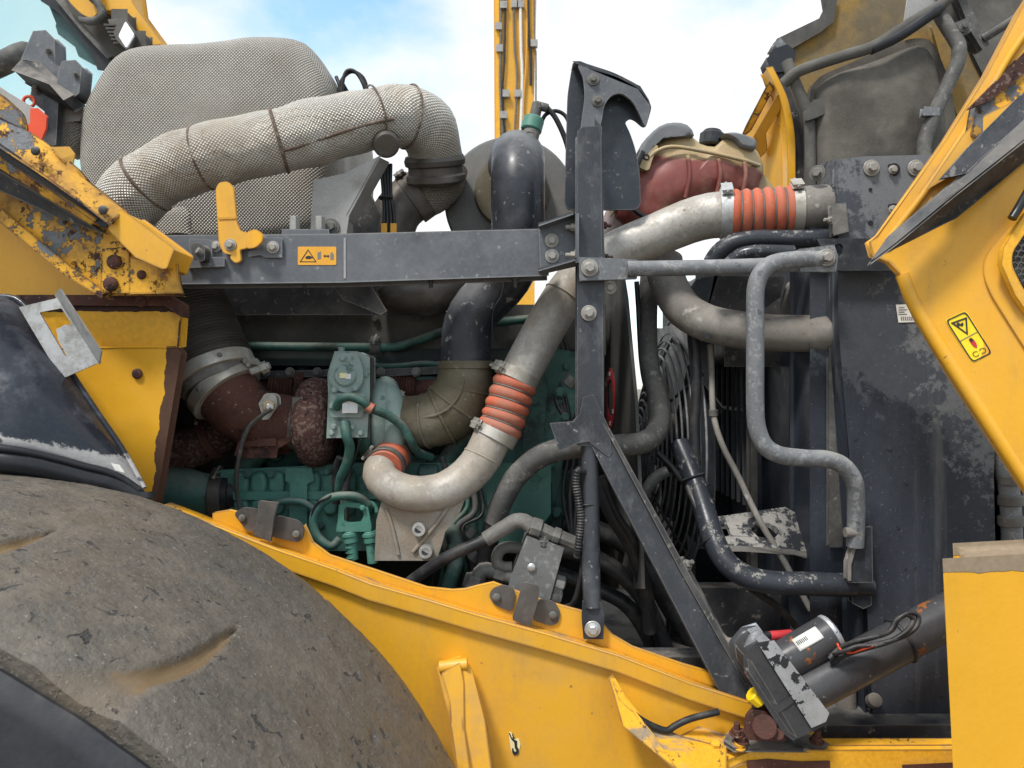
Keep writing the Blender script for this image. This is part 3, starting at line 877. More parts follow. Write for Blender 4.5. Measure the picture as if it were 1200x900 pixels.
# ================================================================ left bulkhead and platform edge
bh = T('platform_bulkhead', 'yellow bulkhead panel with rust-eaten right edge between fender and exhaust hose', 'panel', (120, 580, 1.58))
prism('lower_panel', PX(1.57, [(-160, 408), (205, 408), (210, 414), (181, 590), (130, 640), (-160, 640)]), 0.03, 'yellow_pillar', bh, 0.004)
prism('upper_panel', [P(-160, 353, 1.57), P(193, 353, 1.57), P(213, 362, 1.60), P(211, 404, 1.60), P(204, 407, 1.57), P(-160, 407, 1.57)], 0.028, 'yellow_seam', bh, 0.004)
prism('side_flange', [P(209, 415, 1.575), P(213, 364, 1.605), P(213, 364, 2.0), P(181, 595, 2.0), P(181, 592, 1.575)], Vector((-0.004, 0, 0)), 'rusty_cast', bh, 0)
prism('unseen_side_wall', [Vector((-1.0, 1.62, 1.25)), Vector((-1.0, 2.8, 1.25)), Vector((-1.0, 2.8, 2.42)), Vector((-1.0, 1.62, 2.42))], Vector((-0.02, 0, 0)), 'dusty_black', bh, 0.003)  # unseen wall, added to keep sky light from the left off the block
prism('seam_strip', PX(1.555, [(20, 346), (196, 346), (214, 356), (214, 372), (193, 358), (20, 357)]), 0.03, 'rusty_cast', bh, 0.001)
prism('weathered_panel', PX(1.60, [(-160, 200), (20, 230), (120, 330), (205, 346), (-160, 348)]), 0.012, 'yellow_paint', bh, 0.002)
for x, y in ((161, 438), (165, 354), (20, 352)): bolt((x, y, 1.567 if y > 400 else 1.553), 6.2, bh, 'dome', 'rusty_cast')

pe = T('platform_edge', 'sloping platform beam, yellow paint flaked to primer and rust, below grey heat blanket', 'beam', (100, 345, 1.5))
web = [(-160, 60), (-30, 148), (0, 166), (60, 207), (128, 258), (150, 285), (200, 300), (205, 318), (209, 345), (118, 345), (78, 318), (45, 290), (0, 252), (-40, 222), (-160, 150)]
prism('web_plate', PX(1.50, web), 0.02, 'yellow_worn', pe, 0.002)
prism('lower_lip', PX(1.485, [(-160, 143), (-40, 215), (0, 245), (45, 283), (80, 312), (120, 341), (118, 347), (76, 321), (43, 294), (-2, 257), (-42, 228), (-160, 158)]), 0.03, 'yellow_worn', pe, 0.003)
prism('top_flange', [P(-160, 40, 1.40), P(-20, 128, 1.40), P(27, 152, 1.42), P(52, 168, 1.43), P(86, 196, 1.44), P(100, 212, 1.45), P(143, 246, 1.46),
                     P(128, 262, 1.44), P(100, 240, 1.43), P(50, 205, 1.41), P(0, 172, 1.39), P(-160, 66, 1.36)], Vector((0, 0.02, 0)), 'yellow_worn', pe, 0.003)
prism('rubber_strip', [P(-160, 66, 1.375), P(0, 170, 1.40), P(50, 204, 1.42), P(105, 244, 1.44), P(126, 260, 1.45), P(122, 266, 1.45), P(60, 222, 1.42), P(0, 182, 1.40), P(-160, 80, 1.375)], 0.05, 'rubber_hose', pe, 0.003)
prism('lower_flange', [P(-160, 82, 1.37), P(0, 184, 1.40), P(60, 222, 1.42), P(112, 256, 1.44), P(106, 262, 1.45), P(50, 228, 1.43), P(0, 196, 1.41), P(-160, 96, 1.38)], 0.03, 'yellow_worn', pe, 0.003)
prism('shade_strip', [P(-160, 104, 1.44), P(0, 202, 1.45), P(60, 238, 1.46), P(110, 268, 1.47), P(60, 250, 1.47), P(0, 222, 1.46), P(-160, 128, 1.45)], 0.03, 'dusty_black', pe, 0.003)  # black strip laid in as the shade under the lower flange
prism('end_cap', PX(1.455, [(134, 250), (142, 247), (202, 292), (194, 313), (190, 313), (160, 300), (128, 268)]), 0.09, 'yellow_paint', pe, 0.005, round_=0.003)
prism('upstand', PX(1.43, [(-160, 100), (-20, 100), (0, 112), (22, 132), (27, 152), (-20, 152), (-160, 152)]), 0.015, 'yellow_worn', pe, 0.003, round_=0.01)
prism('folded_tab', [P(57, 172, 1.43), P(81, 172, 1.47), P(87, 180, 1.47), P(84, 195, 1.46), P(72, 186, 1.43)], Vector((0, 0.004, 0.0)), 'yellow_paint', pe, 0.0015)
prism('bolt_plate', PX(1.492, [(120, 292), (150, 290), (152, 343), (118, 343)]), 0.006, 'yellow_worn', pe, 0.001)
prism('corner_gusset', PX(1.49, [(153, 302), (195, 314), (200, 303), (206, 304), (207, 325), (213, 343), (152, 344)]), 0.008, 'yellow_worn', pe, 0.0015)
for x, y, r in ((134, 307, 8.6), (130, 333, 8.8), (166, 322, 5.5)): bolt((x, y, 1.489), r, pe, 'dome', 'rusty_cast')
for x, y in ((121, 246), (42, 177)): bolt((x, y, 1.405 if x < 100 else 1.437), 5.5, pe, 'dome', 'dusty_black')

# ================================================================ cab
cab = T('operator_cab', 'cab corner with pale green glass, black window seal and yellow roof edge', 'cab', (20, 200, 2.4))
gl = prism('window_glass', [P(-420, -160, 2.35), P(40, -160, 2.35), P(52, 0, 2.35), P(80, 40, 2.35), P(108, 72, 2.35), P(128, 92, 2.35), P(105, 130, 2.35), P(100, 200, 2.35), P(-420, 260, 2.35)], 0.006, 'cab_glass', cab, 0)
prism('tinted_edge', PX(2.34, [(58, 8), (66, 28), (65, 30), (68, 40), (88, 55), (92, 66), (110, 76), (116, 78), (112, 62), (96, 44), (76, 22), (64, 4)]), 0.004, 'tint_band', cab, 0)
prism('window_seal', PX(2.31, [(40, -30), (70, -30), (140, 62), (150, 86), (116, 80), (112, 68), (108, 60), (84, 28), (66, 10), (50, 0)]), 0.06, 'gasket_black', cab, 0.006)
prism('pillar_trim', PX(2.29, [(60, -10), (72, -10), (112, 42), (134, 62), (126, 66), (98, 36)]), 0.04, 'fitting_metal', cab, 0.006)
prism('roof_underside', PX(2.28, [(70, -20), (122, -20), (152, 6), (180, 50), (150, 66), (133, 64), (112, 40), (84, 12)]), 0.05, 'hood_dark', cab, 0.006)
prism('roof_edge', PX(2.22, [(112, -40), (146, -40), (152, 4), (185, 49), (174, 50), (147, 9), (120, 9), (112, 2)]), 0.10, 'yellow_paint', cab, 0.008)
prism('visor_panel', PX(2.20, [(78, -40), (106, -40), (112, 8), (113, 14), (106, 19), (96, 14), (80, -2)]), 0.03, 'yellow_paint', cab, 0.006, round_=0.02)
tube('grab_bar', [(100, -40, 2.18), (106, -6, 2.18), (114, 3, 2.18), (120, 14, 2.18), (117, 22, 2.18), (107, 25, 2.2), (96, 23, 2.22)], 4.6, 'grey_hose', cab, 10)
wl = T('work_light', 'square finned work lamp with clear lens under the yellow roof edge', 'lamp', (140, 45, 2.12))
prism('housing', [P(128, 24, 2.16), P(146, 22, 2.12), P(158, 38, 2.10), P(148, 56, 2.10), P(138, 46, 2.12)], Vector((-0.02, 0.06, 0.01)), 'hood_dark', wl, 0.004)
prism('lens', [P(147, 25, 2.112), P(157, 40, 2.095), P(148, 56, 2.092), P(139, 42, 2.108)], Vector((0.0, 0.006, 0.0)), 'lamp_lens', wl, 0.001, round_=0.006)
for i in range(6):
    a = P(123 + i * 2.2, 30 + i * 4.2, 2.14)
    box('cooling_fin', a.x, a.x + 0.034, a.y - 0.006, a.y + 0.07, a.z - 0.0022, a.z + 0.0022, 'hood_dark', wl, 0.0006)
pbox('mount_foot', 132, 12, 148, 26, 2.17, 0.05, 'hood_dark', wl, 0.004)
pbox('plug', 158, 38, 169, 52, 2.15, 0.04, 'hood_dark', wl, 0.005)

# grey bracket in front of the cab glass
mb = T('cab_mount_bracket', 'grey cast double-lug bracket on a plate before the green cab glass', 'bracket', (50, 170, 2.0))
prism('tall_lug', PX(1.92, [(27, 68), (40, 38), (53, 37), (62, 46), (63, 76), (72, 82), (70, 92), (52, 84), (40, 70)]), 0.05, 'grey_frame', mb, 0.004)
prism('short_lug', PX(1.90, [(70, 84), (74, 73), (88, 72), (94, 78), (91, 108), (86, 112), (68, 98)]), 0.05, 'grey_frame', mb, 0.004)
prism('slab', [P(15, 82, 1.88), P(26, 70, 1.92), P(42, 70, 1.92), P(86, 110, 1.90), P(74, 116, 1.86), P(58, 100, 1.85)], Vector((0, 0.05, -0.012)), 'dusty_black', mb, 0.003)
prism('post_plate', PX(1.93, [(36, 116), (40, 100), (58, 98), (66, 102), (67, 114), (64, 168), (52, 172), (54, 130)]), 0.03, 'grey_frame', mb, 0.004)
prism('web_block', PX(1.96, [(64, 120), (80, 114), (96, 126), (92, 140), (70, 142), (64, 138)]), 0.08, 'bracket_pale', mb, 0.004)
prism('guide_bar', [P(-60, 60, 1.86), P(0, 104, 1.86), P(36, 126, 1.86), P(37, 140, 1.86), P(25, 152, 1.86), P(22, 136, 1.86), P(0, 118, 1.86), P(-60, 82, 1.86)], 0.025, 'bracket_pale', mb, 0.003)
for x, y, Y, r in ((57, 60, 1.918, 3.2), (89, 88, 1.898, 2.8), (43, 105, 1.926, 4.2)): bolt((x, y, Y), r, mb, 'nut', 'fitting_metal', (0.35, -0.9, 0.1))
torus('washer_ring', (34, 119, 1.90), (0.2, -1, 0), S(6, 1.9), S(2, 1.9), 'red_paint', mb, 20, 6)
prism('painted_tab', PX(1.85, [(36, 128), (44, 127), (54, 136), (53, 150), (46, 168), (28, 158), (36, 142)]), 0.006, 'red_paint', mb, 0.0015)
tag(tube('cab_air_hose', [(-60, 96, 2.05), (-20, 84, 2.05), (4, 74, 2.05), (20, 66, 2.05), (30, 62, 2.1)], 13, 'grey_hose', None, 16), 'thick grey dusty hose running past the cast double-lug bracket', 'hose')
tag(pillow('sleeve_end', PX(1.96, [(64, 168), (64, 148), (70, 141), (84, 137), (95, 140), (95, 172), (80, 182)]), 0.06, 0.03, 'heat_blanket'), 'small woven sleeve end tucked beside the big heat blanket', 'sleeve')
# ================================================================ exhaust silencer in its blanket
bl = T('muffler_blanket', 'bulky silver woven heat blanket wrapped round the exhaust silencer', 'heat blanket', (240, 300, 2.1))
pillow('blanket', PX(1.87, [(90, 190), (91, 160), (96, 130), (110, 98), (134, 66), (162, 53), (200, 50), (255, 47), (300, 42), (345, 43), (364, 54), (382, 78), (394, 104), (396, 150), (392, 220), (380, 285), (240, 300), (120, 290), (100, 250)]), 0.55, 0.085, 'heat_blanket', bl, 9, wob=0.007, wfreq=5.5, bulge=0.015)
pillow('lower_fold', PX(1.86, [(150, 300), (160, 262), (180, 248), (225, 238), (228, 262), (225, 300)]), 0.06, 0.03, 'heat_blanket', bl, 5, wob=0.004)
cb = T('silencer_cables', 'loop of thin black cables beside the top of the heat blanket', 'cable', (405, 120, 1.96))
for k, pts in enumerate(([(396, 118, 1.95), (400, 95, 1.95), (412, 84, 1.95), (426, 92, 1.95), (430, 112, 1.96), (420, 124, 1.97)],
                         [(398, 124, 1.94), (403, 90, 1.94), (410, 82, 1.94), (420, 88, 1.94), (428, 106, 1.94), (424, 120, 1.95)],
                         [(394, 90, 1.96), (399, 104, 1.95), (402, 124, 1.94), (414, 130, 1.95)])):
    tube('cable', pts, 2.2, 'rubber_hose', cb, 8)
prism('cable_boot', PX(1.95, [(394, 108), (402, 100), (416, 124), (408, 132), (396, 130)]), 0.04, 'gasket_black', cb, 0.006)

# insulated exhaust pipe
ep = T('insulated_exhaust_pipe', 'thick exhaust pipe in silver woven wrap with brown stitched seams, bending down', 'pipe', (330, 240, 1.75))
cl = [(135, 268, 1.72), (150, 238, 1.70), (176, 212, 1.69), (214, 193, 1.69), (255, 181, 1.69), (310, 169, 1.70), (360, 158, 1.72), (405, 146, 1.74), (445, 138, 1.77), (478, 137, 1.80), (500, 150, 1.84), (508, 170, 1.88), (510, 186, 1.91)]
def wrapr(s, t):
    return 1.0 + 0.025 * math.sin(s * 26) + 0.02 * math.sin(s * 61 + 1)
tube('wrap', cl, 35.5, 'pipe_wrap', ep, 40, step=0.012, rf=wrapr, wob=0.05)
pth = catmull([V3(p) for p in cl], 0.01)
def at_path(px):
    best = min(range(len(pth)), key=lambda i: abs(600 + pth[i].x / pth[i].y * F - px))
    return pth[best], (pth[min(best + 1, len(pth) - 1)] - pth[max(best - 1, 0)]).normalized()
for px in (172, 240, 326, 440, 480):
    c, t = at_path(px)
    torus('stitched_seam', c, t, S(35.5, c.y) * 1.025, 0.0036 if px < 400 else 0.0024, 'stitch_brown', ep, 48, 8)
pts = []
for px in (330, 350, 375, 400, 425, 450):
    c, t = at_path(px)
    u = Vector((0, -1, 0)); u = (u - t * u.dot(t)).normalized(); w = Vector((0, 0, -1)); w = (w - t * w.dot(t)).normalized()
    a = R(38 - (px - 330) * 0.10)
    pts.append(c + (u * math.cos(a) + w * math.sin(a)) * S(36.9, c.y))
tube('long_seam', pts, 0.004, 'stitch_brown', ep, 8)
ax = Vector((0.05, 0.35, -0.93))
lathe('outlet_collar', (509, 182, 1.90), ax, [(0, 0.05), (0.0, 0.074), (0.012, 0.079), (0.024, 0.077), (0.028, 0.070), (0.045, 0.071), (0.05, 0.077), (0.064, 0.077), (0.07, 0.066), (0.075, 0.05)], 'brown_steel', ep, 40, 30)
o = lathe('flange_cap', (452, 168, 1.735), (0.25, -0.8, -0.55), [(0, 0.032), (0.012, 0.031), (0.017, 0.026), (0.018, 0.02), (0.018, 0.0)], 'brown_steel', ep, 28, 30)
# second elbow below the collar
e2 = T('exhaust_elbow', 'brown steel exhaust elbow with clamp under the wrapped pipe collar', 'pipe', (470, 280, 1.95))
tube('wrap', [(522, 196, 1.99), (516, 214, 1.98), (503, 225, 1.97), (490, 231, 1.97)], 27, 'heat_blanket', e2, 28, step=0.012, wob=0.05)
tube('elbow', [(494, 226, 1.97), (478, 236, 1.965), (464, 252, 1.96), (456, 280, 1.96), (455, 320, 1.96)], 28, 'brown_steel', e2, 28)
clamp((487, 231, 1.968), (0.75, 0, 0.55), 28.5, 16, e2, 'brown_steel', (-0.6, -0.4, 0.6), 0.004)
# pale folded support bracket
sb = T('exhaust_support_bracket', 'pale folded sheet bracket under the wrapped exhaust pipe', 'bracket', (400, 280, 1.72))
prism('face_plate', PX(1.73, [(364, 282), (368, 212), (404, 204), (444, 184), (408, 252), (404, 281)]), 0.006, 'bracket_pale', sb, 0.002)
prism('folded_flange', [P(444, 184, 1.73), P(456, 190, 1.79), P(416, 262, 1.79), P(406, 252, 1.73)], Vector((0.0, 0.006, 0.0)), 'bracket_pale', sb, 0.002)
prism('foot', [P(404, 254, 1.735), P(412, 262, 1.78), P(414, 284, 1.78), P(402, 284, 1.735)], Vector((0, 0.006, 0)), 'bracket_pale', sb, 0.002)
bolt((388, 266, 1.728), 6.5, sb, 'washer', 'fitting_metal')
for x in (345, 375): cyl('stud', (x, 276, 1.70), (x, 254, 1.70), 6, 'bracket_pale', sb, 6)
vc = T('vertical_cables', 'bundle of thin black cables dropping behind the grey beam, yellow tags at the end', 'cable', (452, 285, 1.85))
for k in range(4):
    tube('cable', [(446 + k * 4, 192, 1.84), (449 + k * 3, 225, 1.84), (450 + k * 4, 255, 1.84), (447 + k * 6, 300, 1.84)], 2.0, 'rubber_hose', vc, 8)
for x in (450, 461): pbox('tag', x - 3, 262, x + 3, 280, 1.832, 0.006, 'label_orange', vc, 0.001)
torus('cable_tie', (452, 232, 1.84), (0, 0, 1), 0.016, 0.003, 'rubber_hose', vc, 16, 6)
prism('dark_bracket', PX(1.9, [(408, 282), (412, 232), (430, 222), (448, 258), (450, 284)]), 0.03, 'dusty_black', vc, 0.003)

# ================================================================ grey crossbeam and its fittings
bmn = T('grey_crossbeam', 'long grey square-section beam bolted to the upright post', 'beam', (420, 326, 1.66))
prism('beam', [P(150, 279, 1.62), P(400, 277, 1.62), P(640, 271, 1.62), P(640, 320, 1.62), P(400, 328, 1.62), P(206, 330, 1.62), P(150, 328, 1.62)], 0.075, 'grey_frame', bmn, 0.006, seg=3)
prism('weld_line', PX(1.6185, [(403, 279), (405, 279), (405, 326), (403, 326)]), 0.003, 'bracket_pale', bmn, 0.0005)
prism('end_plate', PX(1.612, [(632, 262), (672, 250), (676, 252), (676, 308), (634, 321)]), 0.007, 'grey_frame', bmn, 0.0015)
prism('top_rib', [P(631, 262, 1.575), P(672, 248, 1.575), P(675, 251, 1.61), P(633, 266, 1.61)], Vector((0, 0, -0.006)), 'grey_frame', bmn, 0.001)
prism('bottom_rib', [P(631, 318, 1.575), P(676, 305, 1.575), P(676, 312, 1.61), P(633, 322, 1.61)], Vector((0, 0, 0.006)), 'grey_frame', bmn, 0.001)
prism('side_plate', [P(674, 250, 1.575), P(674, 308, 1.575), P(674, 308, 1.63), P(674, 250, 1.63)], Vector((0.008, 0, 0)), 'grey_frame', bmn, 0.001)
for x, y in ((646.5, 282), (647, 300)): bolt((x, y, 1.611), 5.4, bmn, 'washer', 'bolt_steel')
for y in (266, 299): bolt((674, y, 1.595), 5, bmn, 'nut', 'bolt_steel', (-1, 0, 0), 'nut')
for x in (357, 505, 604): bolt((x, 327, 1.645), 4.5, bmn, 'nut', 'dusty_black', (0, 0, -1), 'nut')
pbox('top_spacer', 332, 270, 384, 278, 1.63, 0.05, 'grey_frame', bmn, 0.003)
# latch catch on the beam
lc = T('latch_catch', 'small grey latch striker plate at the left end of the beam', 'latch', (232, 313, 1.61))
prism('back_plate', PX(1.609, [(222, 280), (245, 281), (248, 285), (248, 309), (224, 309)]), 0.010, 'grey_frame', lc, 0.002, round_=0.004)
prism('striker', PX(1.575, [(224, 288), (228, 285), (236, 286), (239, 291), (239, 305), (226, 305)]), 0.034, 'dusty_black', lc, 0.004, round_=0.006)
cyl('roller', (231, 293, 1.57), (238, 297, 1.58), 4, 'fitting_metal', lc, 12)
prism('foot_plate', PX(1.607, [(219, 303), (262, 302), (262, 311), (218, 313)]), 0.012, 'grey_frame', lc, 0.002)
bolt((253, 289, 1.618), 4.4, lc, 'washer')
ll = T('yellow_latch_lever', 'flat yellow latch lever with rounded end standing on the grey beam', 'lever', (270, 305, 1.6))
prism('lever_plate', PX(1.60, [(253, 222), (257, 214), (267, 213), (273, 220), (277, 262), (282, 272), (290, 272), (290, 290), (280, 292), (282, 305), (276, 308), (270, 302), (272, 298), (262, 296), (257, 284)]), 0.009, 'yellow_paint', ll, 0.0015, round_=0.006)
prism('thumb_tab', [P(289, 272, 1.60), P(300, 269, 1.585), P(307, 274, 1.58), P(307, 282, 1.58), P(300, 289, 1.585), P(289, 291, 1.60)], Vector((0, 0.008, 0)), 'yellow_paint', ll, 0.0015, round_=0.01)
prism('crease', PX(1.598, [(256, 255), (277, 254), (277, 256), (256, 257)]), 0.003, 'yellow_deck', ll, 0.0005)
bolt((270, 287, 1.599), 4.6, ll, 'washer')
prism('stop_bracket', PX(1.612, [(308, 279), (330, 279), (330, 301), (311, 301), (305, 298), (292, 300), (292, 296), (304, 293)]), 0.010, 'grey_frame', ll, 0.0015)
bolt((320, 290, 1.611), 4.8, ll, 'washer')
st = T('warning_sticker', 'orange hand-injury warning sticker on the grey beam', 'sticker', (371, 310, 1.618))
prism('backing', PX(1.6188, [(349, 289), (394, 289), (394, 310.5), (349, 310.5)]), 0.0012, 'label_orange', st, 0, round_=0.003)
def tri(name, a, b, c, w, Y, m, parent):
    pts = [Vector((*p, 0)) for p in (a, b, c)]
    cen = sum(pts, Vector()) / 3
    inn = [p + (cen - p) * w for p in pts]
    return prism(name, PX(Y, [(p.x, p.y) for p in pts]), 0.0006, m, parent, 0, holes=[PX(Y, [(p.x, p.y) for p in inn])])
tri('triangle_symbol', (361, 292), (351, 307), (371, 307), 0.16, 1.6182, 'label_ink', st)
prism('hand_mark', PX(1.6182, [(358, 301), (361, 299.5), (364, 300), (367, 302), (362, 303.5), (358, 303)]), 0.0006, 'label_ink', st, 0)
prism('panel_mark', PX(1.6182, [(372, 296), (376, 294.5), (376, 303), (372, 304)]), 0.0006, 'label_grey', st, 0)
prism('arrow_mark', PX(1.6182, [(379, 300), (381, 298), (381, 299.4), (384, 299.4), (384, 298), (386, 300), (384, 302), (384, 300.6), (381, 300.6), (381, 302)]), 0.0006, 'label_ink', st, 0)
prism('glove_mark', PX(1.6182, [(387, 304), (387, 297), (389, 295), (391, 298), (391, 304)]), 0.0006, 'label_grey', st, 0)

# ================================================================ upright post with strut
po = T('upright_post', 'dark grey upright post splitting into a long diagonal strut', 'post', (860, 845, 1.6))
prism('post', PX(1.60, [(679, 155), (684, 151), (700, 150), (702, 160), (705, 520), (700, 520), (679, 520)]), 0.045, 'post_paint', po, 0.005)
prism('post_flange', [P(698, 142, 1.604), P(703, 148, 1.604), P(707, 300, 1.604), P(706, 500, 1.604), P(698, 500, 1.604)], 0.09, 'post_paint', po, 0.003)
prism('foot_gusset', PX(1.592, [(646, 497), (672, 495), (680, 486), (684, 466), (695, 464), (712, 500), (716, 530), (713, 534), (690, 516), (674, 519), (656, 528)]), 0.012, 'post_paint', po, 0.002)
prism('diagonal_strut', [P(686, 505, 1.60), P(709, 498, 1.60), P(740, 560, 1.59), P(800, 668, 1.57), P(875, 800, 1.55), P(880, 842, 1.55), P(858, 846, 1.55), P(843, 806, 1.55), P(770, 665, 1.57)], Vector((0.0, 0.05, 0)), 'post_paint', po, 0.004)
prism('strut_flange', [P(708, 497, 1.592), P(712, 500, 1.592), P(803, 666, 1.562), P(878, 800, 1.545), P(874, 802, 1.545), P(799, 670, 1.562)], 0.09, 'dusty_black', po, 0.002)
bolt((690, 367, 1.598), 6, po, 'washer')
bolt((708, 302, 1.62), 4.5, po, 'nut', 'rusty_cast', (1, 0, 0), 'nut')
bolt((706, 264, 1.62), 4.5, po, 'nut', 'rusty_cast', (1, 0, 0), 'nut')
bolt((715, 337, 1.61), 5, po, 'washer')
hk = T('hooked_bracket', 'dark hook-shaped sheet bracket standing on top of the post', 'bracket', (690, 180, 1.7))
back = [(672, 73), (680, 73), (720, 86), (749, 101), (758, 116), (763, 125), (756, 150), (745, 140), (738, 137), (731, 143), (737, 155), (744, 175), (749, 205), (750, 245), (700, 245), (662, 245), (666, 110)]
prism('back_sheet', PX(1.74, back), 0.008, 'black_paint', hk, 0.002, round_=0.02)
prism('front_plate', PX(1.70, [(677, 76), (684, 79), (722, 90), (750, 105), (762, 123), (757, 150), (752, 138), (742, 118), (728, 108), (716, 111), (708, 122), (705, 140), (702, 152), (684, 160), (680, 156), (686, 112), (684, 90)]), 0.008, 'grey_frame', hk, 0.002, round_=0.014)
prism('top_fold', [P(672, 72, 1.70), P(680, 72, 1.70), P(750, 101, 1.70), P(760, 117, 1.70), P(762, 123, 1.70), P(748, 104, 1.70), P(680, 76, 1.70)], 0.045, 'black_paint', hk, 0.001)
for x, y in ((695, 93), (700.5, 118)): bolt((x, y, 1.698), 4.6, hk, 'washer', 'fitting_metal')
prism('cap_piece', PX(1.62, [(683, 153), (696, 150), (702, 151), (702, 190), (682, 190)]), 0.05, 'grey_tube', hk, 0.006)

# ================================================================ air cleaner, intake pipe, elbow
ac = T('air_cleaner', 'round grey air cleaner drum behind the black intake pipe', 'air filter', (598, 318, 2.2))
lathe('drum', (598, 236, 2.02), (0, 1, 0), [(0, 0.0), (0, S(62, 2.02)), (0.004, S(75, 2.02)), (0.012, S(77.5, 2.02)), (0.03, S(77.5, 2.02)), (0.05, S(74, 2.02)), (0.42, S(70, 2.02)), (0.42, 0)], 'filter_plate', ac, 64, 30)
lathe('outlet_ring', (600, 222, 1.98), (0, 1, 0), [(0, S(38, 2)), (0.004, S(43, 2)), (0.05, S(45, 2)), (0.05, S(30, 2))], 'olive_rubber', ac, 48, 30)
ip = T('black_intake_pipe', 'shiny black moulded intake pipe curving down from the air cleaner', 'pipe', (560, 425, 1.8))
tube('pipe', [(601, 196, 1.97), (606, 184, 1.90), (607, 190, 1.83), (607, 215, 1.79), (607, 250, 1.79), (606, 285, 1.80), (600, 312, 1.82), (585, 335, 1.83), (562, 358, 1.83), (549, 380, 1.83), (546, 405, 1.83), (546, 432, 1.83)], 32, 'black_plastic', ip, 36, rf=lambda s, t: 1.0 - 0.10 * min(1, s / t))
tube('moulding_seam', [(575, 300, 1.80), (590, 316, 1.765), (588, 345, 1.762), (578, 365, 1.775), (577, 400, 1.80)], 1.2, 'black_plastic', ip, 6)
cyl('sensor_socket', (620, 168, 1.84), (624, 150, 1.86), 10, 'fitting_metal', ip, 20)
sn = T('intake_sensor', 'green-collared intake sensor with grey plug on the black pipe', 'sensor', (622, 155, 1.85))
cyl('base', (620, 162, 1.84), (623, 152, 1.86), 9, 'fitting_metal', sn, 20)
cyl('green_collar', (622, 154, 1.855), (626, 139, 1.86), 12.5, 'connector_green', sn, 14, 0.12)
cyl('plug', (626, 140, 1.86), (630, 121, 1.86), 6.5, 'grey_hose', sn, 16)
cyl('plug_elbow', (628, 123, 1.86), (642, 127, 1.86), 5, 'grey_hose', sn, 14)
tube('cable', [(641, 126, 1.86), (652, 140, 1.86), (664, 168, 1.86), (670, 200, 1.85), (673, 240, 1.8)], 3.2, 'rubber_hose', sn, 8)
tube('cable', [(634, 144, 1.87), (640, 134, 1.87), (652, 130, 1.87), (664, 138, 1.87), (670, 160, 1.86), (672, 190, 1.85)], 2.4, 'rubber_hose', sn, 8)
re = T('rubber_intake_elbow', 'olive brown ribbed rubber elbow joining intake pipe to turbo', 'hose', (520, 515, 1.8))
elp = [(546, 425, 1.83), (545, 440, 1.83), (541, 462, 1.83), (527, 482, 1.83), (506, 492, 1.83), (486, 494, 1.84), (470, 494, 1.85)]
tube('elbow', elp, 30, 'olive_rubber', re, 36, rf=lambda s, t: 1.02 + 0.22 * math.exp(-((s / t - 0.42) / 0.22) ** 2) - 0.06 * max(0, s / t - 0.7))
ec = catmull([V3(p) for p in elp], 0.004)
def rib(i, sc_, r):
    c = ec[i]; t = (ec[i + 1] - ec[i - 1]).normalized()
    torus('rib', c, t, S(30, 1.83) * sc_, r, 'olive_rubber', re, 40, 8)
n_ = len(ec)
for q, s_ in ((0.25, 1.10), (0.40, 1.21), (0.56, 1.165), (0.72, 1.04)): rib(int(n_ * q), s_, 0.0042)
pts = [ec[int(n_ * q)] + Vector((0, -1, 0)) * S(30, 1.83) * s_ + Vector((0.004, 0, 0.01)) for q, s_ in ((0.2, 1.02), (0.32, 1.16), (0.45, 1.22), (0.6, 1.16), (0.78, 1.0))]
tube('long_rib', pts, 0.0045, 'olive_rubber', re, 8)
clamp((546, 428, 1.83), (0, 0, 1), 31.5, 9, re, 'olive_rubber', (0.9, -0.3, 0), 0.003)
clamp((470, 494, 1.85), (1, 0, 0), 29, 12, re, 'clamp_steel', (0, -0.3, 1), 0.003)

# ================================================================ charge air pipe (upper and lower run)
cp = T('charge_air_pipe', 'silver charge air pipe with bracket foot, bending up from the orange coupling', 'pipe', (490, 655, 1.75))
run = [(742, 286, 1.80), (715, 300, 1.80), (690, 315, 1.79), (668, 338, 1.78), (648, 368, 1.77), (622, 415, 1.76), (606, 445, 1.755), (596, 465, 1.75), (588, 485, 1.745), (578, 510, 1.74), (566, 535, 1.73), (548, 557, 1.72), (522, 574, 1.71), (490, 579, 1.70), (464, 573, 1.70), (448, 562, 1.71), (445, 550, 1.75), (455, 538, 1.80), (462, 530, 1.84)]
tube('pipe', [run[i] for i in range(1, 7)] + [(602, 452, 1.75)], 23.5, 'silver_pipe', cp, 36, rf=lambda s, t: 1.06 - 0.06 * s / t)
tube('pipe', [(581, 503, 1.742)] + run[9:], 23, 'silver_pipe', cp, 36, rf=lambda s, t: 1.0 - 0.20 * s / t)
bp = [(605, 445, 1.755), (597, 468, 1.75), (590, 490, 1.745), (583, 508, 1.74)]
nb = 5
tube('orange_bellows', bp, 24.5, 'orange_silicone', cp, 36, step=0.0022, rf=lambda s, t: 0.93 + 0.16 * abs(math.sin(math.pi * nb * s / t)) ** 0.75)
bc = catmull([V3(p) for p in bp], 0.001)
for k in range(1, nb):
    i = int(len(bc) * k / nb)
    torus('wire_ring', bc[i], bc[i + 1] - bc[i - 1], S(24.0, 1.75), 0.0022, 'fitting_metal', cp, 40, 6)
for (x_, y_, Y_), d_, s_ in (((565, 536, 1.73), ((570, 525, 1.735), (560, 545, 1.727)), 22.3), ((463, 572.5, 1.70), ((478, 577, 1.70), (455, 568, 1.705)), 19.4), ((661, 348, 1.776), ((668, 338, 1.78), (655, 357, 1.773)), 24.7)):
    torus('weld_bead', (x_, y_, Y_), dirpx(*d_), S(s_, Y_), 0.0024, 'silver_pipe', cp, 48, 6)
axu = dirpx((620, 415, 1.76), (600, 455, 1.75)); axd = dirpx((590, 488, 1.745), (570, 525, 1.735))
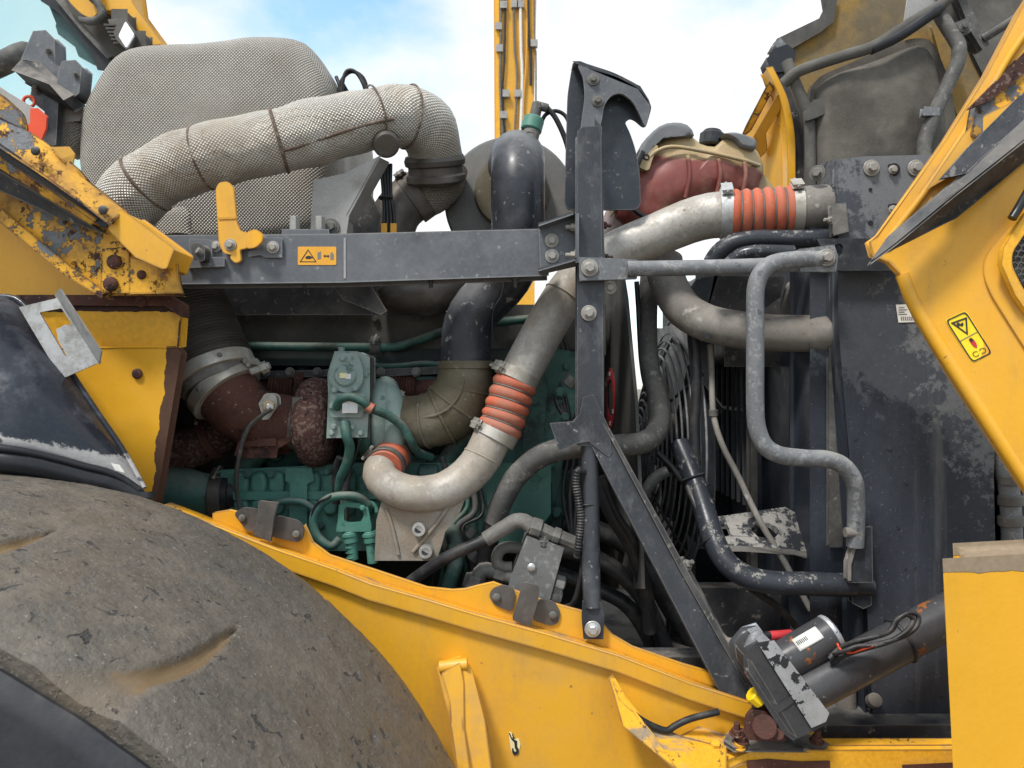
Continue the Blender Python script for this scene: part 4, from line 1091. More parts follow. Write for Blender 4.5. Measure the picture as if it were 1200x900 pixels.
clamp((606, 441, 1.755), axu, 24.6, 14, cp, 'clamp_steel', (-1, -0.5, 0.1), 0.003)
clamp((581, 509, 1.741), axd, 24.8, 15, cp, 'clamp_steel', (-1, -0.4, 0.5), 0.003)
prism('foot_bracket', PX(1.70, [(450, 585), (500, 597), (545, 578), (537, 600), (520, 622), (515, 640), (510, 655), (441, 655), (443, 610)]), 0.025, 'cast_beige', cp, 0.004)
tube('bracket_rib', [(452, 596, 1.698), (458, 612, 1.698), (463, 632, 1.698), (467, 650, 1.698)], 2.4, 'cast_beige', cp, 8)
tube('bracket_rib', [(526, 592, 1.698), (516, 608, 1.698), (500, 628, 1.698), (484, 647, 1.698)], 2.6, 'cast_beige', cp, 8)
for x, y in ((490.5, 621), (498.5, 647)):
    o = lathe('bolt_boss', (x, y, 1.68), (0, 1, 0), [(0.004, S(4.2, 1.68)), (0, S(4.8, 1.68)), (0, S(7.6, 1.68)), (0.003, S(8.2, 1.68)), (0.03, S(8.4, 1.68)), (0.03, S(5, 1.68))], 'bright_steel', cp, 24)
    cyl('bolt_recess', (x, y, 1.684), (x, y, 1.70), 4.3, 'label_ink', o, 16)
cq = T('turbo_outlet_coupling', 'short orange coupling with double clamps on the silver pipe end', 'coupling', (458, 560, 1.78))
ca, cbv = V3((448, 552, 1.73)), V3((464, 528, 1.84))
cax = (cbv - ca).normalized()
mid = (ca + cbv) / 2
lathe('sleeve', mid - cax * 0.045, cax, [(0, 0.03), (0, 0.042), (0.03, 0.044), (0.06, 0.044), (0.09, 0.042), (0.09, 0.03)], 'orange_silicone', cq, 32)
for s_ in (-0.028, 0.03): clamp(mid + cax * s_, cax, 0.045, 0.016, cq, 'brown_steel', (-0.8, -0.8, 0.3), 0.003, 1.2)

cu = T('upper_charge_pipe', 'dusty silver charge pipe from post to radiator with orange bellows hose', 'pipe', (840, 280, 1.78))
tube('pipe', [(694, 312, 1.79), (716, 298, 1.80), (742, 286, 1.80), (772, 274, 1.80), (806, 260, 1.78), (832, 253, 1.76), (858, 251, 1.74)], 27, 'silver_pipe', cu, 36, rf=lambda s, t: 0.90 + 0.08 * s / t)
bp2 = [(855, 251, 1.74), (880, 250, 1.73), (905, 248, 1.72), (932, 246, 1.71)]
nb2 = 6
tube('orange_bellows', bp2, 26.5, 'orange_silicone', cu, 36, step=0.0022, rf=lambda s, t: 0.93 + 0.16 * abs(math.sin(math.pi * nb2 * s / t)) ** 0.75)
bc = catmull([V3(p) for p in bp2], 0.001)
for k in range(1, nb2):
    i = int(len(bc) * k / nb2)
    torus('wire_ring', bc[i], bc[i + 1] - bc[i - 1], S(25.8, 1.73), 0.0022, 'fitting_metal', cu, 40, 6)
clamp((851, 251, 1.745), (1, -0.2, 0.02), 27.4, 15, cu, 'galvanised', (0.1, -0.7, 1), 0.003, 1.2)
clamp((932, 246, 1.71), (1, -0.2, 0.02), 27.2, 15, cu, 'clamp_steel', (0, -0.6, 1), 0.003, 1.2)
tube('inlet_neck', [(928, 246, 1.712), (950, 244, 1.70), (985, 242, 1.69)], 26, 'dusty_pipe', cu, 32)
cl_ = T('lower_charge_pipe', 'wide dusty brown pipe curving into the radiator core side', 'pipe', (880, 415, 1.75))
tube('pipe', [(778, 305, 1.92), (780, 322, 1.90), (788, 343, 1.87), (803, 364, 1.84), (830, 379, 1.80), (865, 386, 1.77), (905, 390, 1.74), (945, 391, 1.71), (985, 391, 1.685), (997, 391, 1.68)], 20.2, 'dusty_pipe', cl_, 32, rf=lambda s, t: 1.14 - 0.14 * s / t)
band('end_bead', (988, 391, 1.684), (1, -0.1, 0), 20.3, 9, 'dusty_pipe', cl_, 0.003)
cyl('drain_plug', (829, 394, 1.742), (829, 394, 1.77), 4, 'label_ink', cl_, 14)
tube('spring_clip', [(982, 372, 1.65), (986, 362, 1.65), (990, 352, 1.655), (984, 350, 1.65), (980, 358, 1.65), (982, 366, 1.65), (990, 372, 1.645), (994, 376, 1.65)], 2.6, 'dusty_pipe', cl_, 8)
# ================================================================ engine
en = T('diesel_engine', 'teal green diesel engine with dark grey cover behind the pipes', 'engine', (450, 700, 2.3))
prism('block', PX(2.12, [(196, 425), (640, 425), (690, 440), (690, 760), (196, 760)]), 0.5, 'engine_shaded', en, 0.01)
prism('rocker_cover', PX(2.04, [(150, 370), (545, 370), (556, 362), (705, 362), (705, 411), (150, 411)]), 0.5, 'hood_dark', en, 0.012)
prism('cover_rail', PX(2.03, [(270, 411), (700, 411), (700, 426), (270, 426)]), 0.3, 'engine_shaded', en, 0.006)
for i in range(9): bolt((290 + i * 50, 374, 2.036), 4, en, 'hex', 'hood_dark')
for i in range(7): bolt((300 + i * 55, 432, 2.115), 6, en, 'hex', 'engine_green')
prism('intake_manifold', PX(1.87, [(245, 562), (262, 556), (430, 548), (640, 548), (640, 600), (610, 640), (245, 640)]), 0.2, 'manifold_green', en, 0.012)
for i in range(8):
    x = 282 + i * 21
    pillow('manifold_lobe', PX(1.855, [(x - 9, 556), (x, 552), (x + 9, 556), (x + 9, 576), (x, 580), (x - 9, 576)]), 0.03, 0.012, 'manifold_green', en, 4)
    pillow('manifold_lobe', PX(1.855, [(x - 8, 586), (x, 583), (x + 8, 586), (x + 8, 600), (x, 604), (x - 8, 600)]), 0.03, 0.010, 'manifold_green', en, 4)
prism('manifold_ridge', PX(1.852, [(275, 578), (440, 577), (440, 583), (275, 584)]), 0.03, 'manifold_green', en, 0.004)
prism('clamp_strap', PX(1.84, [(337, 550), (364, 550), (366, 562), (358, 566), (358, 640), (340, 640), (342, 566), (336, 562)]), 0.03, 'manifold_green', en, 0.004)
prism('filter_head', PX(1.93, [(604, 430), (650, 415), (676, 420), (672, 470), (660, 500), (650, 560), (640, 600), (600, 610), (586, 560), (600, 500)]), 0.12, 'engine_green', en, 0.015)
prism('head_rib', PX(1.915, [(622, 440), (640, 436), (630, 560), (612, 590), (604, 585), (614, 540)]), 0.04, 'engine_green', en, 0.006)
lathe('filter_canister', (622, 560, 1.96), (0.02, 0, -1), [(0, 0.03), (0.0, 0.05), (0.01, 0.062), (0.10, 0.064), (0.13, 0.05), (0.14, 0.0)], 'engine_green', en, 28)
prism('pump_casting', PX(1.95, [(560, 560), (600, 540), (650, 560), (660, 620), (600, 640), (556, 610)]), 0.12, 'engine_green', en, 0.02)
prism('side_casting', PX(1.98, [(640, 560), (690, 560), (690, 640), (636, 640)]), 0.1, 'engine_green', en, 0.01)
for x, y in ((656, 460), (662, 488), (625, 470), (690, 580), (652, 600)): bolt((x, y, 1.925), 6, en, 'hex', 'engine_green')
pbox('end_bracket', 655, 430, 682, 500, 1.99, 0.05, 'dusty_black', en, 0.01)
pbox('gold_label', 666, 452, 682, 478, 1.985, 0.004, 'tank_plastic', en, 0.001)
tube('coolant_gallery', [(470, 548, 1.90), (500, 552, 1.90), (520, 545, 1.90), (535, 525, 1.90), (548, 515, 1.92)], 12, 'engine_green', en, 18)
tube('coolant_gallery', [(380, 548, 1.93), (430, 552, 1.92), (480, 556, 1.91), (510, 556, 1.91)], 11, 'engine_green', en, 18)
cyl('gallery_joint', (492, 556, 1.88), (514, 556, 1.88), 14, 'engine_green', en, 20)
lathe('pulley_cover', (330, 520, 2.0), (0, 1, 0), [(0, 0.0), (0, 0.05), (0.01, 0.075), (0.04, 0.09), (0.12, 0.09)], 'engine_green', en, 32)
tube('casting_arm', [(285, 555, 1.95), (305, 530, 1.96), (330, 522, 1.97)], 12, 'engine_green', en, 14)
# thin green lines
fl = T('green_fuel_line', 'long green steel fuel line with rubber joint along the engine cover', 'pipe', (400, 410, 2.0))
tube('line', [(262, 405, 2.0), (320, 406, 2.0), (440, 407, 2.0), (466, 406, 2.0), (490, 399, 2.0), (522, 388, 1.99), (560, 380, 2.0), (640, 372, 2.0)], 5.2, 'engine_green', fl, 12)
clamp((440, 407, 2.0), (1, 0, 0), 6.5, 12, fl, 'grey_hose', (0, -0.5, 1), 0.003)
for i, (y, x0, x1) in enumerate(((428, 432, 515), (446, 428, 520))):
    tag(tube('injector_line', [(x0, y, 1.985), (x0 + 30, y + 1, 1.985), (x1 - 20, y - 2, 1.985), (x1, y - 1, 1.99)], 3.4, 'engine_green', None, 10),
        ('thin green line above the ribbed manifold joint' if i == 0 else 'thin green line passing over the ribbed manifold joint'), 'pipe', 'thin green lines by the engine cover')
mj = T('exhaust_manifold', 'rusty exhaust manifold with ribbed bellows joints behind the turbo', 'manifold', (420, 465, 2.0))
tube('runner', [(300, 462, 2.0), (350, 458, 2.0), (420, 458, 2.0), (520, 456, 2.0)], 15, 'rusty_cast', mj, 20)
for x in (332, 474):
    tube('bellows_joint', [(x - 14, 457, 1.985), (x, 457, 1.985), (x + 14, 457, 1.985)], 16, 'rusty_cast', mj, 24, step=0.0018, rf=lambda s, t: 1 + 0.09 * math.sin(2 * math.pi * 8 * s / t))
for x in (350, 404): pbox('flange', x - 4, 438, x + 4, 478, 1.965, 0.05, 'rusty_cast', mj, 0.003)

# ================================================================ turbocharger with its outlet
tu = T('turbocharger', 'turbocharger with scaly rusted turbine housing and green compressor housing', 'turbo', (400, 545, 1.9))
lathe('turbine_housing', (352, 495, 1.86), (1, 0, 0), [(0, 0.05), (0.0, 0.085), (0.012, 0.105), (0.035, 0.114), (0.06, 0.110), (0.078, 0.095), (0.088, 0.07), (0.09, 0.05)], 'scaly_rust', tu, 40, 50)
lathe('turbine_flange', (343, 496, 1.86), (1, 0, 0), [(0, 0.055), (0, 0.068), (0.018, 0.068), (0.02, 0.05)], 'brown_steel', tu, 32)
for y, w in ((474, 1), (505, 1)):
    pbox('band_lug', 345, y - 6, 356, y + 12, 1.768, 0.02, 'brown_steel', tu, 0.005)
lathe('bearing_housing', (392, 495, 1.9), (1, 0, 0), [(0, 0.06), (0.03, 0.05), (0.06, 0.05), (0.1, 0.07)], 'rusty_cast', tu, 28)
lathe('compressor_back', (428, 492, 1.88), (1, 0, 0), [(0, 0.06), (0, 0.105), (0.02, 0.108), (0.03, 0.1), (0.035, 0.07)], 'engine_green', tu, 40)
def volute(a):
    return 0.028 + 0.012 * (a / 6.28)
pts = [V3((452, 492, 1.885)) + Vector((0, -math.cos(a) * 0.082, math.sin(a) * 0.082)) for a in [R(-70 + i * 20) for i in range(17)]]
tube('compressor_volute', pts, 0.030, 'pale_green', tu, 20, rf=lambda s, t: 0.8 + 0.35 * s / t)
tube('volute_outlet', [(452, 455, 1.86), (460, 470, 1.82), (463, 500, 1.80), (462, 525, 1.81), (464, 535, 1.84)], 13, 'pale_green', tu, 18)
lathe('compressor_inlet', (452, 494, 1.855), (1, 0, 0), [(0, 0.03), (0, 0.055), (0.05, 0.056), (0.055, 0.05)], 'filter_plate', tu, 32)
xe = T('rusty_exhaust_elbow', 'dark rusted exhaust elbow with bolted base flange and sensor boss', 'pipe', (310, 540, 1.86))
tube('elbow', [(256, 446, 1.80), (272, 468, 1.81), (292, 486, 1.83), (318, 493, 1.85), (352, 496, 1.86)], 36, 'rusty_cast', xe, 36, rf=lambda s, t: 1.06 - 0.20 * s / t, wob=0.02)
prism('casting_skirt', PX(1.80, [(284, 500), (324, 498), (345, 510), (322, 522), (320, 532), (285, 532)]), 0.10, 'rusty_cast', xe, 0.01)
prism('base_flange', PX(1.79, [(281, 516), (322, 515), (322, 521), (284, 522), (282, 533), (276, 533)]), 0.12, 'rusty_cast', xe, 0.003)
for x in (292, 312): bolt((x, 521, 1.80), 4, xe, 'hex', 'rusty_cast', (0, 0, -1))
prism('sensor_pad', PX(1.775, [(302, 478), (312, 462), (322, 464), (323, 476), (314, 490), (304, 490)]), 0.03, 'clamp_steel', xe, 0.004, round_=0.008)
cyl('sensor_nut', (314, 476, 1.777), (315, 476, 1.755), 7, 'tank_plastic', xe, 6)
cyl('sensor_tip', (315, 476, 1.757), (316, 477, 1.735), 4, 'bright_steel', xe, 12)
tag(tube('exhaust_sensor_lead', [(318, 479, 1.735), (308, 486, 1.74), (294, 498, 1.75), (286, 512, 1.76), (281, 530, 1.77), (278, 548, 1.78), (277, 565, 1.80), (279, 585, 1.82), (284, 604, 1.83), (290, 615, 1.84)], 2.6, 'grey_hose', None, 8), 'thin grey lead hanging from the sensor on the rusted elbow', 'cable')
fx = T('ribbed_exhaust_hose', 'fat black flexible exhaust hose with fine ribs beside the yellow bulkhead', 'hose', (230, 440, 1.8))
fa, fb = (190, 300, 1.86), (252, 440, 1.80)
fl_ = (V3(fb) - V3(fa)).length
tube('hose', [fa, (210, 345, 1.84), (231, 392, 1.82), fb], 47, 'dark_flex', fx, 48, step=0.00125, ang=80, rf=lambda s, t: 1.0 + 0.026 * math.sin(2 * math.pi * s / 0.0078))
fax = dirpx((231, 392, 1.82), fb)
clamp((250, 437, 1.80), fax, 47.5, 15, fx, 'clamp_steel', None, 0.004)
lathe('joint_sleeve', V3((250, 437, 1.80)), fax, [(0, 0.06), (0, 0.094), (0.035, 0.086), (0.04, 0.05)], 'fitting_metal', fx, 36)
clamp((263, 457, 1.80), fax + Vector((0.25, 0, 0.1)), 42, 15, fx, 'clamp_steel', (0.8, -0.1, 0.45), 0.004, 1.5)
for (cx, cy), (dx, dy, dz) in (((250, 437), (-0.55, -0.8, 0.2)), ((250, 437), (0.45, -0.8, 0.45)), ((263, 457), (-0.2, -1, -0.15))):
    c_ = V3((cx, cy, 1.80)); d_ = Vector((dx, dy, dz)); d_ = (d_ - fax * d_.dot(fax)).normalized()
    rr_ = S(47.5 if cy == 437 else 42, 1.8) + 0.004
    bolt(c_ + d_ * rr_, 0.006, fx, 'dome', 'fitting_metal', d_, 'rivet')
cyl('t_bolt', (294, 436, 1.765), (316, 428, 1.765), 4.5, 'bright_steel', fx, 8)
cyl('t_bolt_nut', (306, 432, 1.765), (313, 429, 1.765), 7, 'clamp_steel', fx, 6)
sl = T('lower_exhaust_stub', 'flaky rusted stub pipe with clamp in the dark behind the bulkhead', 'pipe', (230, 540, 1.92))
tube('stub', [(185, 535, 1.92), (215, 528, 1.92), (245, 515, 1.93), (270, 500, 1.95)], 24, 'scaly_rust', sl, 24, wob=0.03)
clamp((246, 514, 1.93), (0.8, 0.1, 0.4), 25.5, 10, sl, 'rusty_cast', (-0.6, -0.6, 0.7), 0.004)
lh = T('coolant_inlet_hose', 'dark green rubber hose with wide clamp at the engine end', 'hose', (235, 605, 1.9))
tube('hose', [(180, 575, 1.87), (205, 575, 1.88), (235, 579, 1.89), (250, 580, 1.9)], 27, 'engine_green', lh, 28, rf=lambda s, t: 0.92 + 0.12 * math.sin(math.pi * min(1, s / t * 1.2)))
tube('spigot', [(245, 579, 1.9), (290, 578, 1.92)], 24, 'rubber_hose', lh, 28)
clamp((257, 580, 1.9), (1, 0.1, 0), 26, 14, lh, 'brown_steel', (0, -0.4, 1), 0.003)
clamp((268, 579, 1.905), (1, 0.1, 0), 25, 7, lh, 'rubber_hose', None, 0.004)
# electronic actuator on the turbo
ta = T('turbo_actuator', 'pale green cast actuator box with round cover bolted to the turbo', 'actuator', (408, 512, 1.78))
prism('case', PX(1.77, [(394, 414), (418, 414), (431, 420), (431, 462), (428, 510), (385, 511), (387, 462), (386, 440), (388, 432)]), 0.07, 'pale_green', ta, 0.005)
prism('side_plate', PX(1.775, [(420, 416), (432, 418), (432, 512), (424, 512)]), 0.06, 'hood_dark', ta, 0.003)
prism('upper_cover', PX(1.758, [(396, 416), (417, 416), (423, 430), (424, 446), (418, 455), (405, 459), (393, 454), (387, 444), (388, 432)]), 0.014, 'pale_green', ta, 0.004, round_=0.01)
lathe('round_cover', (404, 440, 1.752), (0, 1, 0), [(0, 0), (0, S(11, 1.75)), (0.003, S(13, 1.75)), (0.006, S(13, 1.75)), (0.008, S(16, 1.75)), (0.014, S(16.5, 1.75))], 'pale_green', ta, 32)
pbox('data_tag', 398, 437, 406, 443, 1.7505, 0.002, 'label_cream', ta, 0)
pbox('data_tag', 405, 438, 411, 444, 1.7503, 0.002, 'label_white', ta, 0)
prism('lower_cover', PX(1.758, [(388, 462), (426, 462), (424, 488), (388, 488)]), 0.014, 'pale_green', ta, 0.003, round_=0.006)
cyl('plug_body', (410, 477, 1.75), (410, 477, 1.77), 8, 'pale_green', ta, 18)
pbox('valve_tab', 403, 472, 417, 482, 1.742, 0.02, 'bright_steel', ta, 0.004)
for x, y in ((392, 457), (417, 455), (391, 500), (413, 500), (389, 476), (424, 476), (402, 420), (423, 507), (389, 507)): bolt((x, y, 1.757 if y < 490 else 1.769), 3.4, ta, 'hex', 'pale_green')
cyl('top_stud', (400, 414, 1.79), (400, 407, 1.79), 4, 'pale_green', ta, 8)
al = T('actuator_coolant_hose', 'green hose arching from the actuator box down past the compressor', 'hose', (460, 530, 1.76))
tube('hose', [(394, 478, 1.755), (399, 468, 1.74), (410, 465, 1.73), (424, 470, 1.73), (436, 479, 1.74), (455, 487, 1.75), (472, 500, 1.76), (481, 516, 1.77), (489, 529, 1.79), (505, 536, 1.83)], 5.2, 'engine_green', al, 12)
band('joint', (434, 478, 1.738), (0.8, 0, -0.45), 5.6, 8, 'orange_silicone', al, 0.001)
ah = T('actuator_harness', 'taped green wiring bundle hanging below the actuator box', 'cable', (405, 580, 1.8))
tube('bundle', [(404, 495, 1.762), (406, 510, 1.75), (410, 525, 1.76), (406, 545, 1.78), (400, 560, 1.8), (396, 580, 1.82)], 6, 'engine_green', ah, 12, wob=0.12)
tube('bundle', [(398, 536, 1.79), (394, 548, 1.80), (393, 565, 1.81), (394, 590, 1.82)], 4.2, 'rubber_hose', ah, 10)
tube('chain', [(423, 515, 1.76), (418, 530, 1.77), (412, 545, 1.78), (404, 560, 1.79), (398, 568, 1.80)], 1.6, 'rubber_hose', ah, 6)
tube('bundle', [(408, 545, 1.80), (404, 575, 1.81), (404, 610, 1.82)], 5, 'hood_dark', ah, 10)

# green connectors near the frame
gc = T('harness_connectors', 'green painted connector bracket with two round plugs above the frame', 'connector', (410, 655, 1.72))
prism('bracket_frame', PX(1.72, [(397, 592), (401, 588), (427, 590), (431, 594), (436, 620), (430, 622), (395, 622)]), 0.012, 'connector_green', gc, 0.003,
      holes=[fillet(PX(1.72, [(403, 597), (406, 594), (424, 596), (426, 601), (426, 606), (422, 612), (408, 613), (403, 610)]), 0.003)])
prism('bracket_face', PX(1.716, [(396, 614), (434, 614), (434, 622), (395, 622)]), 0.012, 'connector_green', gc, 0.002)
for x, y1 in ((410, 656), (433, 660)):
    o = cyl('plug', (x, 622, 1.73), (x + 2, 636, 1.73), 8.4, 'connector_green', gc, 14, 0.12)
    cyl('plug_ring', (x, 624, 1.73), (x + 0.6, 629, 1.73), 9.4, 'connector_green', o, 14, 0.1)
    cyl('plug_tail', (x + 2, 636, 1.73), (x + 4, y1, 1.73), 6.3, 'connector_green', gc, 14, 0.12)
for i in range(3): torus('tail_ring', (411 + i * 0.8, 641 + i * 6, 1.73), (0.1, 0, -1), S(6.3, 1.73), 0.0016, 'connector_green', gc, 18, 6)
bolt((425, 595, 1.718), 3, gc, 'hex', 'connector_green')
tube('lead', [(432, 592, 1.73), (420, 583, 1.72), (404, 581, 1.71), (386, 584, 1.71), (372, 596, 1.71), (367, 612, 1.71), (373, 630, 1.71), (388, 640, 1.71), (398, 632, 1.72)], 5.0, 'engine_green', gc, 12, wob=0.1)
tube('lead', [(404, 575, 1.74), (386, 582, 1.70), (370, 592, 1.70), (365, 610, 1.705), (368, 625, 1.71), (380, 640, 1.715)], 1.5, 'rubber_hose', gc, 6)
tube('lead', [(428, 588, 1.735), (440, 593, 1.74), (442, 600, 1.74)], 3.5, 'connector_green', gc, 8)

# ================================================================ yellow rear frame
fr = T('rear_frame', 'yellow rear frame plate sloping down behind the tyre with folded top edge', 'frame', (600, 990, 1.6))
YF = 1.58
top = [(250, 600), (268, 598), (300, 610), (330, 632), (345, 640), (360, 622), (364, 634), (390, 652), (440, 668), (480, 683), (530, 696), (545, 697), (560, 692), (576, 688), (655, 708), (690, 722), (706, 735), (718, 748), (740, 762), (800, 780), (850, 790)]
top = [(250, 602), (268, 599), (290, 604), (320, 618), (345, 634), (356, 617), (365, 637), (385, 652), (440, 670), (500, 690), (530, 693), (545, 692), (560, 688), (578, 684), (620, 700), (660, 712), (690, 720), (702, 728), (718, 746), (742, 760), (800, 780), (862, 798)]
low = [(852, 812), (700, 772), (600, 742), (480, 700), (380, 660), (330, 638), (250, 616)]
edge = [(200, 590), (250, 609), (333, 641), (400, 664), (440, 680), (500, 697), (560, 715), (640, 737), (720, 761), (800, 792), (868, 814)]
prism('upper_lip', PX(YF, top + list(reversed(edge[1:]))), 0.014, 'yellow_paint', fr, 0.002)
def flange(name, pts, Ya, Yb, th, m):
    f = [P(x, y, Yb) for x, y in pts]
    g_ = [Vector((p.x, Ya, p.z)) for p in f]
    return loft(name, [f, g_], m, fr, th)
flange('ledge', edge, 1.525, 1.59, 0.006, 'yellow_deck')
EF = [Vector((p.x, 1.518, p.z)) for p in (P(x, y, YF) for x, y in edge)]
prism('ledge_lip', [p + Vector((0, 0, 0.004)) for p in EF] + [p - Vector((0, 0, 0.021)) for p in reversed(EF)], 0.016, 'yellow_paint', fr, 0.004, seg=3)
prism('side_plate', [p + Vector((0, 0.014, -0.008)) for p in EF] + [P(930, 1100, 1.532), P(200, 1100, 1.532)], 0.04, 'yellow_paint', fr, 0.003)
gus = [P(515, 783, 1.50), P(538, 774, 1.50), P(550, 786, 1.50), P(566, 845, 1.47), P(580, 960, 1.45), P(548, 960, 1.44), P(532, 860, 1.46), P(524, 818, 1.48)]
prism('gusset', gus, Vector((0, 0.07, 0)), 'yellow_paint', fr, 0.006)
prism('gusset_face', [P(520, 790, 1.485), P(537, 780, 1.485), P(541, 800, 1.48), P(541, 850, 1.46), P(556, 960, 1.43), P(545, 960, 1.43), P(529, 850, 1.46), P(529, 820, 1.475)], Vector((0, 0.02, 0)), 'yellow_paint', fr, 0.004)
cyl('gusset_weld', (515, 782, 1.50), (548, 778, 1.50), 7, 'yellow_paint', fr, 14)
wing = [P(714, 796, 1.49), P(720, 796, 1.50), P(733, 826, 1.51), P(758, 850, 1.50), P(800, 868, 1.47), P(850, 880, 1.46), P(850, 950, 1.40), P(800, 912, 1.41), P(770, 884, 1.43), P(730, 850, 1.46)]
prism('folded_step', wing, Vector((0, 0.012, 0.004)), 'yellow_deck', fr, 0.003)
prism('deck', [P(800, 862, 1.49), P(845, 840, 1.58), P(950, 852, 1.56), P(960, 866, 1.521), P(1300, 866, 1.521), P(1300, 878, 1.479), P(880, 879, 1.479), P(850, 890, 1.46)], Vector((0, 0, -0.02)), 'yellow_deck', fr, 0.003)
prism('deck_front', PX(1.476, [(852, 884), (880, 881), (1300, 880), (1300, 1000), (850, 1000)]), 0.02, 'yellow_deck', fr, 0.004)
prism('rusted_slot', PX(1.473, [(876, 892), (900, 890), (940, 893), (972, 892), (974, 930), (876, 930)]), 0.01, 'rusty_cast', fr, 0.001)
prism('rusted_slot', PX(1.473, [(1058, 897), (1125, 894), (1125, 930), (1058, 930)]), 0.01, 'rusty_cast', fr, 0.001)
tag(tube('drain_hose', [(738, 832, 1.485), (752, 844, 1.48), (770, 853, 1.48), (782, 856, 1.48), (792, 850, 1.485), (810, 842, 1.49), (842, 834, 1.50)], 4, 'rubber_hose', None, 10), 'thin bent black hose lying on the folded yellow step', 'hose')
# hook sticker on the frame
hs = T('lifting_hook_sticker', 'small torn cream sticker with a black hook symbol on the yellow frame', 'sticker', (602, 885, 1.528))
prism('backing', PX(1.5305, [(596, 859), (599, 858), (603, 866), (608, 866), (610, 872), (608, 882), (605, 885), (602, 885), (599, 880), (597, 868)]), 0.0012, 'label_cream', hs, 0)
prism('hook_symbol', PX(1.5298, [(596, 859), (597.6, 859), (599.5, 864), (603, 867), (606, 868.5), (606, 875), (608, 878), (608, 882), (606, 885), (602, 885), (600, 881), (600, 877), (601.6, 877), (602.5, 880.5), (604.5, 881), (605, 879), (603.5, 877), (602.5, 870), (599, 866)]), 0.0005, 'label_ink', hs, 0)
prism('latch_mark', PX(1.5298, [(600, 860), (601.5, 860), (602, 864), (604, 865), (603, 866), (601, 865)]), 0.0005, 'label_ink', hs, 0)
# clip plates on the frame edge
pc = T('frame_clip_plate', 'dull grey clip plate bolted on the yellow lip beside the tyre', 'bracket', (318, 632, 1.56))
prism('left_ear', PX(1.565, [(274, 602), (284, 595), (302, 597), (300, 622), (290, 622)]), 0.008, 'bracket_brown', pc, 0.001, round_=0.012)
prism('right_ear', PX(1.565, [(322, 604), (350, 611), (356, 620), (352, 636), (316, 628)]), 0.008, 'bracket_brown', pc, 0.001, round_=0.012)
prism('bent_tongue', PX(1.545, [(304, 588), (324, 590), (320, 606), (316, 634), (298, 626), (302, 606)]), 0.010, 'bracket_brown', pc, 0.002)
for x, y in ((284, 607), (347, 626)): bolt((x, y, 1.563), 4.4, pc, 'dome', 'fitting_metal')

# ================================================================ hydraulic valve block with hoses
vb = T('hydraulic_valve_block', 'speckled grey hydraulic valve block on a clip plate above the yellow lip', 'valve', (620, 700, 1.62))
prism('block', PX(1.62, [(618, 630), (632, 635), (632, 643), (641, 645), (643, 637), (659, 643), (643, 702), (596, 690)]), 0.07, 'valve_metal', vb, 0.003)
prism('left_ear', PX(1.575, [(573, 698), (578, 689), (590, 686), (604, 692), (600, 717), (580, 709)]), 0.008, 'bracket_brown', vb, 0.001, round_=0.010)
prism('right_ear', PX(1.575, [(632, 702), (650, 706), (657, 718), (654, 730), (645, 733), (624, 726)]), 0.008, 'bracket_brown', vb, 0.001, round_=0.010)
prism('tongue', PX(1.55, [(614, 683), (631, 688), (630, 702), (621, 733), (601, 726), (608, 704)]), 0.010, 'bracket_brown', vb, 0.002, round_=0.006)
for x, y in ((582, 700), (648, 721)): bolt((x, y, 1.573), 5, vb, 'dome', 'fitting_metal')
bolt((623, 665, 1.619), 5.2, vb, 'dome', 'bright_steel')
for x, y in ((654, 682), (650, 698)): cyl('port_plug', (x - 4, y - 1, 1.655), (x + 8, y + 2, 1.655), 8.5, 'bright_steel', vb, 6, 0.18)
for (x, y), (x2, y2), r in (((637, 640), (640, 622), 6.5), ((632, 634), (642, 634), 6.2)): cyl('top_fitting', (x, y, 1.65), (x2, y2, 1.65), r, 'fitting_metal', vb, 8)
hm = T('hydraulic_hose', 'black hydraulic hose with dusty crimped elbow fittings at the valve block', 'hose', (560, 690, 1.66))
tube('hose', [(470, 690, 1.69), (500, 668, 1.67), (530, 650, 1.655), (570, 632, 1.65), (590, 620, 1.65)], 7, 'rubber_hose', hm, 14)
tube('crimp', [(569, 632, 1.65), (582, 624, 1.65), (596, 616, 1.65)], 9, 'fitting_metal', hm, 16, rf=lambda s, t: 1 + 0.05 * math.sin(40 * s / t))
tube('elbow', [(594, 617, 1.65), (604, 611, 1.65), (614, 611, 1.65), (622, 616, 1.65)], 9.5, 'fitting_metal', hm, 14)
for a, b, r in (((619, 611), (622, 629), 0), ((622, 616), (634, 620), 11), ((634, 620), (648, 627), 8), ((648, 626), (656, 629), 9.5), ((656, 629), (682, 640), 8)):
    if r: cyl('nut', (*a, 1.65), (*b, 1.65), r, 'fitting_metal', hm, 8)
hm2 = T('hydraulic_pipe_elbow', 'dusty hydraulic pipe bend with nuts left of the valve block', 'pipe', (585, 665, 1.7))
tube('bend', [(612, 643, 1.69), (596, 641, 1.69), (586, 645, 1.69), (582, 656, 1.69), (588, 664, 1.69), (600, 665, 1.69)], 7, 'fitting_metal', hm2, 14)
tube('bend', [(556, 700, 1.70), (560, 678, 1.70), (566, 668, 1.70), (580, 670, 1.70), (602, 677, 1.69)], 9, 'fitting_metal', hm2, 14)
cyl('nut', (580, 670, 1.695), (592, 674, 1.695), 10, 'fitting_metal', hm2, 6)
cyl('nut', (553, 690, 1.70), (558, 674, 1.70), 12, 'fitting_metal', hm2, 6)
gp = T('green_drain_pipe', 'short green pipe with clamp dropping behind the yellow lip', 'pipe', (535, 690, 1.76))
tube('pipe', [(528, 620, 1.82), (534, 638, 1.79), (534, 660, 1.76), (528, 680, 1.76), (520, 710, 1.76)], 9, 'engine_green', gp, 16)
cyl('nut', (534, 640, 1.785), (534, 655, 1.765), 11, 'engine_green', gp, 8)
